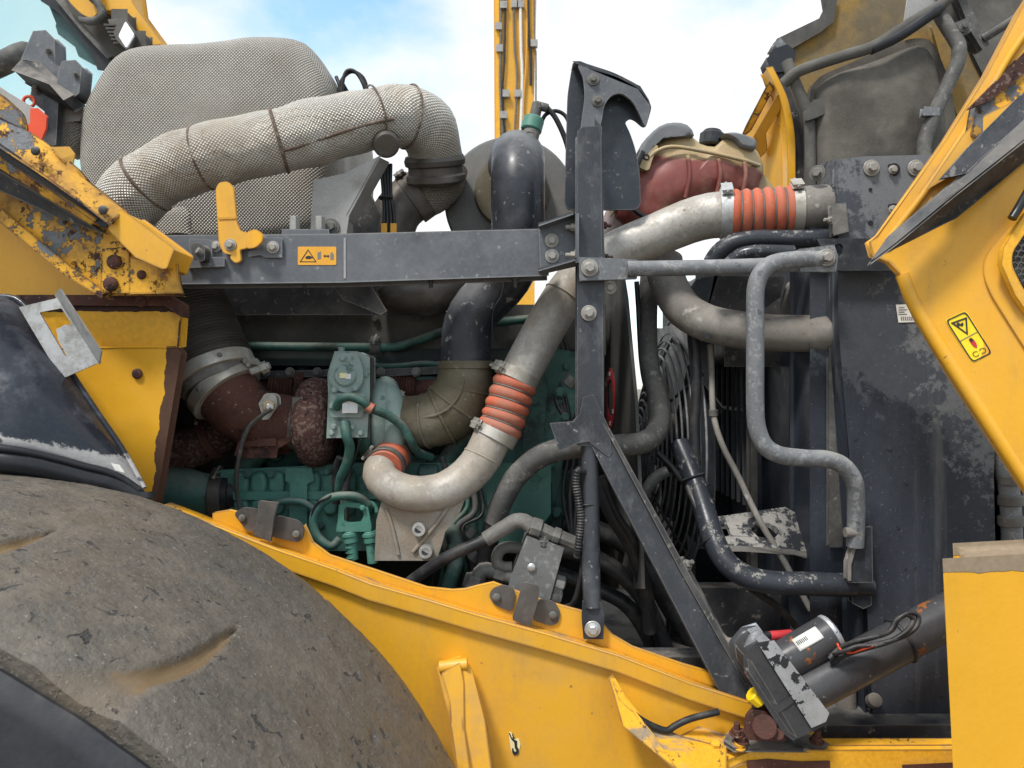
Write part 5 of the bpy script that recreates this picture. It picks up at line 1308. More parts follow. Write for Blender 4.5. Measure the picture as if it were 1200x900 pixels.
lathe('boss', (520, 610, 1.88), (0, -1, 0), [(0, 0.05), (0.05, 0.045), (0.06, 0.03), (0.06, 0)], 'engine_green', gp, 24)
# grey coolant pipe
co = T('grey_coolant_pipe', 'grey dusty coolant pipe snaking behind the post and strut', 'pipe', (600, 612, 1.75))
tube('pipe', [(580, 612, 1.74), (588, 588, 1.73), (604, 560, 1.72), (628, 538, 1.70), (655, 527, 1.69), (690, 523, 1.69), (725, 522, 1.71), (752, 519, 1.75), (768, 508, 1.80), (773, 490, 1.85), (770, 465, 1.89), (763, 440, 1.92), (759, 405, 1.95), (759, 360, 1.98), (762, 320, 2.0)], 12.5, 'grey_hose', co, 20)
tube('lower_hose', [(580, 606, 1.745), (572, 640, 1.76), (566, 680, 1.78), (562, 720, 1.8)], 11, 'rubber_hose', co, 16)
# black rod brace and corrugated harness
br = T('black_rod_brace', 'black tubular brace with flattened bolted foot on the yellow lip', 'brace', (694, 745, 1.56))
tube('rod', [(691, 520, 1.62), (692, 600, 1.60), (693, 680, 1.58), (694, 712, 1.57)], 10.5, 'black_plastic', br, 18)
prism('flat_foot', PX(1.56, [(684, 706), (704, 706), (707, 724), (706, 748), (685, 748), (683, 724)]), 0.008, 'black_plastic', br, 0.002)
bolt((694.5, 737, 1.558), 6.2, br, 'washer', 'bright_steel')
for y in (590, 630): torus('cable_tie', (689, y, 1.605), (0, 0, 1), 0.022, 0.0022, 'rubber_hose', br, 20, 6)
ch = T('corrugated_conduit', 'black corrugated conduit tied to the rod brace', 'conduit', (680, 655, 1.6))
tube('conduit', [(684, 552, 1.60), (677, 552, 1.59), (675, 566, 1.59), (678, 585, 1.59), (681, 610, 1.59), (678, 640, 1.59), (677, 652, 1.60)], 4.6, 'rubber_hose', ch, 12, step=0.0016, rf=lambda s, t: 1 + 0.11 * math.sin(2 * math.pi * s / 0.0062))
tube('cable', [(684, 650, 1.61), (680, 680, 1.61), (672, 706, 1.62), (660, 712, 1.64)], 3.2, 'rubber_hose', ch, 8)
# dark pipes low in the bay
dk = T('low_hydraulic_lines', 'three dark hydraulic hoses sagging behind the diagonal strut', 'hose', (760, 720, 1.85))
for pts, r in (([(640, 640, 1.80), (700, 655, 1.8), (745, 690, 1.8), (772, 740, 1.8), (790, 800, 1.8), (800, 850, 1.8)], 10),
               ([(650, 670, 1.84), (700, 690, 1.84), (740, 715, 1.84), (770, 770, 1.84), (790, 840, 1.84)], 9),
               ([(660, 610, 1.9), (720, 630, 1.9), (760, 670, 1.9), (790, 720, 1.9), (820, 760, 1.9)], 11)):
    tube('hose', pts, r, 'rubber_hose', dk, 14)
bp_ = T('added_dark_plates', 'dark plates added under and behind the engine to keep the bay dark', 'plate', (700, 790, 2.2))  # pan and wall are added to keep the gaps around the engine dark
box('added_pan', -0.62, 1.1, 1.72, 3.2, 1.30, 1.33, 'dusty_black', bp_, 0.002)
box('cross_member', 0.18, 1.2, 1.68, 1.74, 1.44, 1.53, 'dusty_black', bp_, 0.01)
box('added_back_wall', -0.62, 1.2, 3.05, 3.08, 1.30, 1.92, 'dusty_black', bp_, 0.004)
tag(box('far_frame_rail', -1.6, 2.2, 3.12, 3.18, 1.1, 1.86, 'yellow_paint', None, 0.01), 'yellow frame rail on the far side glimpsed behind the fan', 'frame')

# ================================================================ small lines crowding the engine bay
bw = T('engine_wire_bundle', 'thin black wires and lines crowded under the rubber elbow', 'cable', (540, 600, 1.85))
for k in range(7):
    x0 = 500 + k * 9
    tube('wire', [(x0, 540 + 5 * math.sin(k * 2.1), 1.88), (x0 + 12, 575 + 4 * k, 1.84), (x0 + 6 - 3 * k, 620, 1.82), (x0 + 10, 665, 1.82), (x0 + 4, 700, 1.82)], 2.0 + (k % 3), ('rubber_hose', 'engine_green', 'grey_hose')[k % 3], bw, 8)
for k in range(4):
    tube('wire', [(640 + k * 5, 380, 1.95), (648 + k * 6, 420, 1.94), (664 - k * 4, 470, 1.93), (668 + k * 5, 520, 1.90), (660 + k * 8, 580, 1.88), (672, 640, 1.86)], 2.2 + 0.6 * (k % 2), 'rubber_hose', bw, 8)
for x, y, r in ((566, 640, 7), (552, 655, 9), (575, 600, 6), (664, 452, 8), (548, 628, 6)):
    cyl('line_union', (x, y, 1.80), (x + 8, y - 9, 1.80), r, 'fitting_metal', bw, 8)
rb = T('hose_clip_rail', 'dark bracket rail with bolts above the actuator box', 'bracket', (470, 440, 1.98))
prism('rail', PX(1.97, [(300, 436), (384, 434), (384, 440), (300, 443)]), 0.02, 'dusty_black', rb, 0.002)
prism('rail', PX(1.97, [(436, 434), (516, 430), (516, 437), (436, 441)]), 0.02, 'dusty_black', rb, 0.002)
for x in (312, 340, 372, 446, 488): bolt((x, 436, 1.968), 5, rb, 'hex', 'fitting_metal')
# ribbed castings on the side of the engine
for i in range(5):
    x = 566 + i * 22
    prism('casting_rib', PX(1.925 if 596 < x < 660 else 2.09, [(x, 470), (x + 5, 470), (x + 3, 548), (x - 2, 548)]), 0.05, 'engine_green', en, 0.004)
for x, y, Y in ((612, 448, 1.925), (640, 432, 1.925), (664, 430, 1.925), (634, 520, 1.925), (618, 540, 1.925), (646, 545, 1.925), (608, 575, 1.925), (628, 606, 1.945), (580, 585, 1.945), (596, 622, 1.945),
                (290, 556, 1.852), (318, 556, 1.852), (384, 552, 1.852), (410, 552, 1.852), (300, 612, 1.866), (330, 616, 1.866), (376, 616, 1.866)):
    bolt((x, y, Y), 4.2, en, 'hex', 'engine_green')
for i in range(4):
    lathe('injector_boss', (300 + i * 32, 528, 2.06), (0, -1, 0), [(0, 0.034), (0.05, 0.03), (0.07, 0.022), (0.07, 0)], 'engine_green', en, 20)
tube('oil_line', [(372, 600, 1.82), (352, 588, 1.82), (320, 590, 1.82), (296, 606, 1.82), (280, 640, 1.82)], 4, 'engine_green', en, 10)
# ================================================================ heat shield under the beam
hsld = T('dark_heat_shield', 'black sheet heat shield tucked under the grey crossbeam', 'shield', (340, 368, 1.9))
prism('sheet', PX(1.86, [(205, 300), (455, 300), (456, 330), (440, 340), (452, 368), (205, 368)]), 0.012, 'dusty_black', hsld, 0.002)
prism('folded_corner', PX(1.80, [(385, 326), (428, 326), (452, 364), (446, 368), (402, 350)]), 0.01, 'dusty_black', hsld, 0.002)
cyl('round_hole_rim', (290, 362, 1.858), (290, 362, 1.862), 9, 'label_ink', hsld, 20)
tag(tube('lower_exhaust_pipe', [(440, 338, 1.98), (470, 345, 1.96), (500, 347, 1.96), (522, 340, 1.98), (545, 325, 2.02)], 23, 'brown_steel', None, 28), 'brown steel pipe lying just under the grey crossbeam', 'pipe')

# ================================================================ coolant expansion tank
tk = T('coolant_tank', 'cream plastic expansion tank holding red coolant, grey padded cover on top', 'tank', (810, 255, 2.1))
pillow('body', PX(1.97, [(722, 254), (720, 232), (732, 207), (748, 188), (766, 167), (788, 155), (810, 158), (820, 167), (838, 171), (848, 162), (864, 161), (884, 170), (894, 184), (897, 200), (892, 214), (884, 227), (840, 242), (790, 260), (745, 270)]), 0.30, 0.06, 'tank_body', tk, 8, wob=0.004, bulge=0.02)
tube('seam_flange', [(741, 206, 1.975), (756, 190, 1.962), (770, 177, 1.956), (790, 172, 1.952), (828, 178, 1.95), (868, 187, 1.955), (890, 194, 1.975)], 2.3, 'tank_plastic', tk, 10)
for x in (806, 842, 872): tube('moulded_rib', [(x, 182 + (x - 806) * 0.13, 1.952), (x + 2, 206, 1.948), (x - 3, 232, 1.955)], 2.6, 'tank_body', tk, 10)
pillow('padded_cover', [P(742, 190, 1.955), P(752, 168, 1.955), P(772, 148, 1.955), P(790, 143, 1.955), P(806, 146, 1.955), P(814, 158, 1.955), P(798, 160, 1.955), P(780, 160, 1.955), P(764, 174, 1.955), P(748, 192, 1.955)], 0.25, 0.016, 'tank_cover', tk, 4)
pillow('padded_cover', PX(1.955, [(848, 156), (862, 155), (884, 162), (887, 170), (884, 175), (868, 172), (862, 164)]), 0.2, 0.012, 'tank_cover', tk, 4)
cap = cyl('filler_cap', (833, 172, 2.03), (835, 156, 2.03), 14.5, 'gasket_black', tk, 10, 0.14)
cyl('cap_top', (834.6, 158, 2.03), (835.2, 153, 2.03), 11, 'gasket_black', cap, 20, 0.2)
pillow('end_bulge', PX(1.99, [(720, 246), (718, 226), (727, 208), (740, 197), (748, 206), (744, 232), (738, 250)]), 0.1, 0.025, 'tank_plastic', tk, 4)
prism('corner_lug', PX(1.955, [(745, 190), (760, 172), (772, 170), (764, 186), (760, 200), (750, 196)]), 0.02, 'tank_plastic', tk, 0.005, round_=0.01)
torus('lug_eye', (757.5, 184, 1.954), (0, 1, 0), S(3, 1.95), 0.002, 'label_ink', tk, 16, 6)
tube('strap', [(752, 178, 1.95), (744, 196, 1.945), (733, 214, 1.945), (724, 234, 1.95)], 4.5, 'gasket_black', tk, 10)
tube('strap', [(733, 228, 1.95), (742, 244, 1.945), (758, 256, 1.95), (775, 262, 1.97)], 3.2, 'gasket_black', tk, 10)
tube('strap_tail', [(700, 184, 1.9), (712, 178, 1.92), (726, 182, 1.94), (738, 186, 1.95)], 1.6, 'gasket_black', tk, 6)
prism('support_bracket', PX(2.03, [(880, 228), (890, 200), (906, 222), (902, 228)]), 0.03, 'tank_plastic', tk, 0.004)

# ================================================================ fan, shroud, radiator pack
sh = T('fan_shroud_plate', 'dark fibrous shroud panel beside the post with a red oval ring label', 'shroud', (730, 570, 2.0))
def SP(px, y, X=None):
    """a point on the shroud plate: it leaves the post and recedes behind it"""
    xa, ya, xb, yb = 150 / F * 1.72, 1.72, 100 / F * 2.27, 2.27
    m_ = (xb - xa) / (yb - ya)
    return P(px, y, (xa - m_ * ya) / ((px - 600) / F - m_))
prism('panel', [SP(752, 690), SP(748, 560), SP(744, 470), SP(733, 350), SP(728, 318), SP(700, 318), SP(700, 690)], Vector((0.008, 0, 0)), 'fibre_shroud', sh, 0)
def ringpts(cx, cy, rx, ry, off):
    out = []
    for i in range(28):
        a = 2 * math.pi * i / 28
        q = SP(cx + rx * math.cos(a), cy + ry * math.sin(a)); out.append(q + Vector((off, 0, 0)))
    return out
prism('ring_label', ringpts(716.0, 467, 6.0, 36, -0.002), Vector((-0.001, 0, 0)), 'label_red', sh, 0, holes=[ringpts(716.2, 466, 3.4, 22, -0.002)])
for cx, cy in ((716, 438), (712, 450), (716.5, 496), (720, 482)): prism('label_mark', [SP(cx - 0.9, cy - 2.4) - Vector((0.004, 0, 0)), SP(cx + 0.9, cy - 2.4) - Vector((0.004, 0, 0)), SP(cx + 0.9, cy + 2.4) - Vector((0.004, 0, 0)), SP(cx - 0.9, cy + 2.4) - Vector((0.004, 0, 0))], Vector((-0.0006, 0, 0)), 'label_white', sh, 0)
tag(tube('breather_pipe', [(746, 330, 1.95), (748, 360, 1.95), (750, 400, 1.95), (754, 440, 1.95)], 3.0, 'rubber_hose', None, 8), 'thin dark pipe hanging in the bright gap beside the shroud panel', 'pipe')
fg = T('fan_guard', 'black wire fan guard of concentric rings in front of the radiator', 'fan guard', (790, 640, 2.2))
FX, FY, FZ = 0.462, 2.20, P(0, 520, 2.2).z
for i in range(14):
    r = 0.085 + i * 0.0220
    torus('guard_ring', Vector((FX - 0.11 * math.cos(min(1.0, r / 0.37) * math.pi / 2) + 0.02, FY, FZ)), (1, 0, 0), r, 0.0034, 'grey_tube', fg, 72, 6)
for k in range(8):
    a = 2 * math.pi * k / 8 + 0.2
    pts = []
    for r in (0.08, 0.18, 0.28, 0.37):
        pts.append(Vector((FX - 0.115 * math.cos(min(1.0, r / 0.37) * math.pi / 2) + 0.028, FY + r * math.cos(a), FZ + r * math.sin(a))))
    tube('guard_spoke', pts, 0.004, 'black_paint', fg, 8)
fan = T('cooling_fan', 'dark plastic cooling fan inside the wire guard', 'fan', Vector((FX + 0.05, FY, FZ - 0.4)))
lathe('hub', Vector((FX, FY, FZ)), (1, 0, 0), [(-0.04, 0), (-0.04, 0.06), (0.0, 0.09), (0.06, 0.09), (0.06, 0)], 'dusty_black', fan, 28)
for k in range(6):
    a = 2 * math.pi * k / 6 + 0.5
    u = Vector((0, math.cos(a), math.sin(a))); w = Vector((0, -math.sin(a), math.cos(a)))
    c = Vector((FX + 0.03, FY, FZ))
    prism('blade', [c + u * 0.08 - w * 0.03 + Vector((-0.02, 0, 0)), c + u * 0.34 - w * 0.06 + Vector((-0.03, 0, 0)), c + u * 0.34 + w * 0.07 + Vector((0.04, 0, 0)), c + u * 0.08 + w * 0.03 + Vector((0.02, 0, 0))], Vector((0.006, 0, 0)), 'dusty_black', fan, 0.001)

rd = T('radiator_pack', 'tall dark radiator pack with dusty steel side plate and bolted top', 'radiator', (1060, 850, 1.7))
X0 = P(985, 0, 1.62).x
side = [(985, 196), (990, 189), (1012, 186), (1120, 183), (1170, 183), (1162, 560), (1168, 850), (1026, 852), (1018, 700), (1000, 560), (985, 380)]
prism('side_plate', PX(1.62, side), 0.03, 'radiator_paint', rd, 0.005, seg=3)
prism('side_plate_edge', [P(962, 192, 1.70), P(985, 186, 1.625), P(985, 400, 1.625), P(1015, 850, 1.625), P(1000, 850, 1.70), P(962, 400, 1.70)], Vector((0.006, 0.004, 0)), 'radiator_paint', rd, 0.001)
zt, zb = P(0, 190, 1.62).z, P(0, 850, 1.62).z
box('core', X0 + 0.06, X0 + 0.42, 1.66, 2.85, zb, zt - 0.02, 'radiator_paint', rd, 0.004)
# left face of the core: columns, fins panel
prism('fan_shroud_edge', PX(1.93, [(806, 372), (834, 372), (836, 560), (834, 640), (820, 640), (817, 560), (814, 470)]), 0.45, 'black_paint', rd, 0.006)
box('front_column', X0 - 0.035, X0 + 0.07, 1.68, 1.80, zb, zt - 0.05, 'radiator_paint', rd, 0.008)
box('seal_strip', X0 - 0.018, X0 + 0.07, 1.812, 1.845, zb, zt - 0.30, 'dusty_pipe', rd, 0.006)
box('edge_strip', P(973, 0, 1.665).x, P(986, 0, 1.665).x, 1.665, 1.679, P(0, 640, 1.665).z, P(0, 325, 1.665).z, 'grey_hose', rd, 0.003)
box('middle_panel', X0 - 0.01, X0 + 0.06, 1.86, 2.10, zb, zt - 0.17, 'radiator_paint', rd, 0.012)
box('gutter', X0 - 0.03, X0 + 0.06, 2.11, 2.15, zb, zt - 0.2, 'dusty_pipe', rd, 0.008)
box('back_column', X0 - 0.06, X0 + 0.07, 2.62, 2.85, zb, zt - 0.1, 'black_paint', rd, 0.01)
for i in range(8):
    y = 2.20 + i * 0.058
    box('grille_bar', X0 - 0.012, X0 - 0.007, y, y + 0.008, zb + 0.38, zt - 0.36, 'grey_frame', rd, 0.002)
box('grille_crossbar', X0 - 0.006, X0 + 0.004, 2.19, 2.64, P(0, 480, 2.3).z - 0.006, P(0, 480, 2.3).z + 0.006, 'dusty_pipe', rd, 0.002)
box('core_face', X0 + 0.05, X0 + 0.058, 2.16, 2.64, zb, zt - 0.1, 'gasket_black', rd, 0.002)
box('shroud_hood', X0 - 0.14, X0 + 0.05, 1.95, 2.75, zt - 0.42, zt - 0.20, 'dusty_black', rd, 0.02)
prism('cast_corner', PX(1.84, [(922, 355), (930, 330), (946, 322), (956, 330), (950, 362), (935, 372), (922, 372)]), 0.04, 'dusty_pipe', rd, 0.01, round_=0.01)
for x, y, k in ((1021, 197, 'washer'), (1073, 197, 'washer')): bolt((x, y, 1.618), 6.2, rd, k, 'bolt_steel')
for x, y in ((1046, 199), (1046, 246)):
    o = cyl('bolt_pocket', (x, y, 1.6175), (x, y, 1.625), 8, 'label_ink', rd, 24)
    bolt((x, y, 1.616), 4.6, o, 'hex', 'bolt_steel')
for x, y, r in ((1020, 222, 2), (1020, 261, 3), (1042, 525, 2.6), (1067, 820, 2.6), (1168, 520, 2)): cyl('hole', (x, y, 1.6172), (x, y, 1.622), r, 'label_ink', rd, 14)
bolt((958, 203, 1.66), 6, rd, 'washer', 'fitting_metal', (-0.6, -0.8, 0))
prism('small_tab', PX(1.60, [(976, 240), (990, 240), (993, 270), (978, 274)]), 0.02, 'fitting_metal', rd, 0.003)
bolt((974, 258, 1.61), 4, rd, 'nut', 'bolt_steel', (-1, -0.2, 0))
dl = T('data_label', 'small white data label with barcode stuck on the radiator side plate', 'label', (1066, 378, 1.617))
prism('backing', PX(1.6178, [(1050, 357), (1082, 356), (1084, 377), (1053, 378)]), 0.001, 'label_white', dl, 0)
for i in range(4): prism('print_line', PX(1.6172, [(1053, 360 + i * 2.6), (1060 + i % 2 * 3, 359.8 + i * 2.6), (1060 + i % 2 * 3, 360.8 + i * 2.6), (1053, 361 + i * 2.6)]), 0.0004, 'label_grey', dl, 0)
for i in range(9): prism('barcode_bar', PX(1.6172, [(1056 + i * 2.4, 371), (1057.3 + i * 2.4, 371), (1057.3 + i * 2.4, 375.5), (1056 + i * 2.4, 375.5)]), 0.0004, 'label_grey', dl, 0)
rs = T('right_side_pipework', 'grey dusty pipe and fittings between radiator side plate and yellow door', 'pipe', (1182, 640, 1.5))
tube('pipe', [(1165, 500, 1.66), (1172, 540, 1.64), (1182, 570, 1.62), (1186, 640, 1.62), (1186, 700, 1.62)], 11, 'grey_tube', rs, 16)
for y in (556, 580, 604): cyl('coupling', (1184, y, 1.618), (1185, y + 12, 1.618), 14, 'fitting_metal', rs, 18)
prism('back_plate', PX(1.66, [(1150, 470), (1240, 470), (1240, 680), (1150, 680)]), 0.02, 'dusty_black', rs, 0.003)

# straps and rails by the radiator
ts = T('tie_strap', 'grey flattened tube strap bolted between post and radiator', 'strap', (830, 325, 1.58))
tube('tube', [(735, 315, 1.57), (800, 314, 1.565), (880, 312, 1.56), (960, 308, 1.56)], 9.2, 'grey_tube', ts, 16)
prism('flat_end', PX(1.575, [(680, 303), (715, 304), (745, 306), (745, 325), (715, 326), (681, 327)]), 0.012, 'grey_tube', ts, 0.003)
bolt((691, 314, 1.573), 6.6, ts, 'washer')
gr_ = T('bent_guard_rail', 'bent grey tube rail hooked down the radiator side', 'rail', (1003, 612, 1.55))
tube('rail', [(968, 304, 1.555), (940, 304, 1.55), (912, 307, 1.545), (895, 316, 1.54), (886, 336, 1.54), (885, 370, 1.54), (885, 420, 1.54), (885, 470, 1.54), (887, 500, 1.54), (896, 522, 1.54), (914, 533, 1.54), (945, 537, 1.545), (968, 538, 1.55), (987, 545, 1.555), (1000, 562, 1.56), (1003, 585, 1.57), (1003, 612, 1.58), (1002, 640, 1.585)], 10.2, 'grey_tube', gr_, 20)
prism('flat_lug', PX(1.545, [(938, 294), (976, 289), (980, 300), (978, 316), (940, 316)]), 0.014, 'grey_tube', gr_, 0.004)
bolt((968.5, 302, 1.543), 6.6, gr_, 'washer')
cyl('lower_pin', (990, 624, 1.575), (1008, 624, 1.575), 6, 'dusty_pipe', gr_, 14)
tr = T('top_angle_bracket', 'dark angle bracket with round hole joining rails to the radiator', 'bracket', (1000, 318, 1.6))
prism('plate', PX(1.585, [(957, 280), (1020, 279), (1052, 282), (1070, 317), (985, 317), (978, 316)]), 0.012, 'black_paint', tr, 0.002,
      holes=[oval(983, 293, 6, 8, 1.585)])
bh2 = T('black_radiator_hoses', 'pair of peeling black pipes running into the radiator top', 'pipe', (900, 300, 1.66))
tube('pipe', [(834, 308, 1.70), (842, 296, 1.69), (858, 285, 1.68), (885, 280, 1.67), (930, 280, 1.66), (985, 279, 1.65)], 10.5, 'peeling_black', bh2, 18)
tube('pipe', [(858, 306, 1.66), (870, 298, 1.65), (890, 295, 1.64), (930, 296, 1.63)], 8.5, 'peeling_black', bh2, 16)
tb = T('top_slotted_bracket', 'dark slotted sheet bracket over the radiator core', 'bracket', (850, 360, 1.9))
prism('sheet', PX(1.86, [(838, 324), (920, 324), (914, 348), (880, 372), (828, 372)]), 0.01, 'dusty_black', tb, 0.002)
prism('left_arm', PX(1.86, [(800, 352), (818, 326), (840, 324), (826, 372), (806, 360)]), 0.012, 'black_paint', tb, 0.002)
# lower bracket with oval holes, black pipe
ob = T('oval_hole_bracket', 'flaked black bracket plate with oval holes near the lower radiator pipe', 'bracket', (900, 655, 1.75))
prism('plate', [P(822, 608, 1.78), P(880, 600, 1.80), P(920, 594, 1.80), P(942, 606, 1.78), P(950, 622, 1.76), P(969, 650, 1.72), P(966, 656, 1.72), P(930, 644, 1.72), P(870, 640, 1.71), P(836, 640, 1.71)], Vector((0, 0.004, -0.012)), 'peeling_plate', ob, 0,
      holes=[[P(841, 615, 1.768), P(852, 614, 1.768), P(857, 627, 1.742), P(848, 629, 1.742)], [P(880, 620, 1.76), P(886, 613, 1.775), P(902, 613, 1.775), P(914, 624, 1.752), P(908, 630, 1.742), P(888, 629, 1.742)]])
prism('front_lip', [P(836, 640, 1.708), P(870, 640, 1.708), P(930, 644, 1.718), P(967, 655, 1.718), P(967, 659, 1.718), P(930, 650, 1.718), P(870, 646, 1.708), P(836, 646, 1.708)], 0.004, 'dusty_pipe', ob, 0.0005)
bpipe = T('black_radiator_pipe', 'glossy black pipe with flaking paint bending to the lower radiator', 'pipe', (900, 690, 1.65))
tube('pipe', [(796, 520, 1.86), (808, 548, 1.82), (818, 575, 1.78), (828, 606, 1.73), (838, 636, 1.69), (853, 661, 1.66), (878, 677, 1.64), (910, 683, 1.63), (950, 684, 1.62), (1000, 686, 1.62)], 13, 'peeling_black', bpipe, 22)
cyl('end_cap', (995, 686, 1.62), (1022, 688, 1.62), 10.5, 'black_paint', bpipe, 18)
for x, y, Y, d in ((812, 560, 1.80, (0.3, -0.3, -0.9)), (833, 632, 1.70, (0.5, -0.5, -0.8))): torus('cable_tie', (x, y, Y), d, S(13.5, Y), 0.003, 'rubber_hose', bpipe, 24, 6)
tube('tied_cable', [(806, 570, 1.78), (822, 610, 1.72), (838, 655, 1.67), (880, 690, 1.66), (910, 710, 1.68), (940, 742, 1.7)], 4.2, 'rubber_hose', bpipe, 10)
fp = T('folded_hinge_plate', 'black folded gusset plate behind the lower end of the guard rail', 'bracket', (1010, 710, 1.6))
prism('gusset', PX(1.585, [(1008, 620), (1021, 618), (1022, 682), (995, 682), (994, 662)]), 0.008, 'black_paint', fp, 0.002)
prism('gusset_edge', PX(1.58, [(1006, 620), (1009, 620), (997, 662), (997, 680), (994, 680), (994, 660)]), 0.02, 'dusty_pipe', fp, 0.001)
prism('lower_lug', PX(1.61, [(1000, 694), (1020, 694), (1020, 708), (1012, 712), (1000, 706)]), 0.02, 'black_paint', fp, 0.003)
dr = T('thin_drain_rod', 'thin brown dirty rod slanting down across the radiator grille', 'rod', (930, 720, 1.7))
tube('rod', [(832, 404, 1.85), (834, 440, 1.84), (836, 485, 1.82), (846, 520, 1.80), (866, 560, 1.77), (890, 610, 1.74), (920, 660, 1.72), (950, 715, 1.70)], 3.6, 'dusty_pipe', dr, 10)
band('joint', (836, 484, 1.82), (0, 0, 1), 4.4, 8, 'grey_hose', dr, 0.002)
lb = T('lower_radiator_block', 'dark structure and dusty cylinder under the radiator pipes', 'bracket', (960, 850, 1.68))
box('rear_wall', 0.42, X0 + 0.05, 1.95, 2.0, zb - 0.05, P(0, 690, 1.95).z, 'dusty_black', lb, 0.004)
cyl('dusty_cylinder', (991, 800, 1.66), (992, 846, 1.66), 11.5, 'dusty_pipe', lb, 20)
cyl('column', (974, 690, 1.70), (976, 860, 1.70), 13, 'peeling_black', lb, 20)
prism('sill', PX(1.56, [(955, 852), (1300, 850), (1300, 866), (960, 866)]), 0.12, 'black_paint', lb, 0.004)
cyl('plug', (1022, 822, 1.618), (1026, 820, 1.60), 8, 'dusty_pipe', lb, 14)
box('dusty_ledge', 0.35, 0.70, 1.72, 1.95, P(0, 792, 1.7).z - 0.02, P(0, 792, 1.7).z, 'dusty_black', lb, 0.004)
sr = T('strut_side_rod', 'dirty thin flat rod running beside the diagonal strut to the actuator', 'rod', (870, 755, 1.6))
tube('rod', [(796, 655, 1.60), (815, 690, 1.60), (833, 725, 1.59), (846, 748, 1.58), (860, 754, 1.57), (895, 752, 1.56), (915, 748, 1.55)], 6, 'dusty_black', sr, 12)
bolt((805, 662, 1.58), 5, sr, 'nut', 'fitting_metal', (0.4, -0.7, 0.5), 'nut')

# ================================================================ electric lift actuator
ea = T('lift_actuator', 'black electric lift actuator with flaked silver gearbox flange and motor', 'actuator', (910, 865, 1.5))
YA = 1.47
ta_, tb_ = (940, 812, YA), (1140, 706, YA + 0.04)
cyl('main_tube', ta_, tb_, 25, 'actuator_black', ea, 36, 0.05)
ga = [(877, 772), (888, 759), (900, 757), (958, 838), (962, 846), (930, 861), (922, 855), (878, 786)]
prism('gear_case', PX(YA - 0.045, ga), 0.09, 'actuator_black', ea, 0.010, seg=3)
prism('case_flange', PX(YA - 0.052, [(893, 757), (906, 753), (969, 836), (966, 844), (952, 850)]), 0.105, 'flaked_silver', ea, 0.004)
prism('case_ridge', PX(YA - 0.048, [(908, 829), (931, 815), (934, 818), (912, 834)]), 0.01, 'actuator_black', ea, 0.003)
prism('case_edge', PX(YA - 0.047, [(877, 774), (880, 776), (926, 852), (931, 861), (926, 858), (879, 788)]), 0.08, 'dusty_black', ea, 0.003)
cyl('motor', (908, 780, YA + 0.01), (972, 743, YA + 0.02), 22.5, 'actuator_black', ea, 36, 0.05)
cyl('motor_end', (970, 744, YA + 0.02), (977, 740, YA + 0.021), 22.6, 'flaked_silver', ea, 36, 0.12)
mo, md_ = V3((908, 780, YA + 0.01)), dirpx((908, 780, YA + 0.01), (972, 743, YA + 0.02))
u_ = Vector((0, 0, 1)); u_ = (u_ - md_ * u_.dot(md_)).normalized(); w_ = md_.cross(u_)
rm = S(22.5, YA + 0.01) + 0.0012
rows = []
for i in range(9):
    a = R(22 + i * 5.0)
    d = u_ * math.cos(a) + (w_ if w_.y < 0 else -w_) * math.sin(a)
    rows.append([mo + md_ * s_ + d * rm for s_ in (0.05, 0.08, 0.105)])
loft('rating_label', rows, 'label_white', ea, 0.0006)
for i in range(7):
    s_ = 0.054 + i * 0.0035
    rr_ = []
    for a in (R(34), R(40), R(46)):
        d = u_ * math.cos(a) + (w_ if w_.y < 0 else -w_) * math.sin(a)
        rr_.append([mo + md_ * q + d * (rm + 0.0008) for q in (s_, s_ + 0.0017)])
    loft('barcode_bar', rr_, 'label_ink', ea, 0.0003)
cyl('breather_cap', (880, 812, YA - 0.02), (892, 822, YA - 0.02), 9.5, 'cap_yellow', ea, 10, 0.15)
tube('cable_gland', [(876, 768, YA), (880, 758, YA), (884, 749, YA), (888, 746, YA + 0.01)], 7.5, 'grey_tube', ea, 14)
tube('cable_sleeve', [(886, 748, YA + 0.02), (900, 745, YA + 0.03), (912, 744, YA + 0.04)], 5, 'rubber_hose', ea, 12)
tube('red_band', [(902, 745, YA + 0.03), (914, 744, YA + 0.035), (926, 743, YA + 0.05)], 5.3, 'label_red', ea, 12)
aw = T('actuator_wiring', 'coil of black cable strapped to the actuator tube', 'cable', (1040, 760, 1.44))
for pts, r in (([(972, 772, 1.44), (984, 760, 1.44), (1005, 751, 1.42), (1030, 745, 1.41), (1045, 738, 1.41), (1052, 726, 1.41), (1066, 718, 1.41), (1076, 722, 1.41), (1074, 734, 1.405), (1062, 744, 1.40), (1040, 752, 1.40), (1010, 758, 1.42), (985, 766, 1.44)], 2.9),
               ([(975, 778, 1.45), (990, 768, 1.43), (1015, 760, 1.41), (1042, 752, 1.40), (1062, 740, 1.40), (1070, 727, 1.41), (1062, 720, 1.41), (1050, 727, 1.41), (1042, 740, 1.40), (1020, 748, 1.42), (990, 756, 1.44)], 2.9),
               ([(973, 768, 1.45), (986, 764, 1.42), (1006, 757, 1.41), (1028, 757, 1.40)], 2.6)): tube('cable', pts, r, 'rubber_hose', aw, 10)
tube('red_wire', [(980, 752, 1.46), (986, 762, 1.43), (998, 765, 1.42), (1010, 761, 1.41), (1023, 757, 1.40)], 1.4, 'red_paint', aw, 8)
torus('strap', V3(ta_).lerp(V3(tb_), 0.57), Vector(V3(tb_) - V3(ta_)), S(25.5, 1.47), 0.004, 'rubber_hose', aw, 32, 6)
cv = T('clevis_mount', 'rusty clevis foot bolted to a plate on the yellow deck', 'bracket', (900, 875, 1.48))
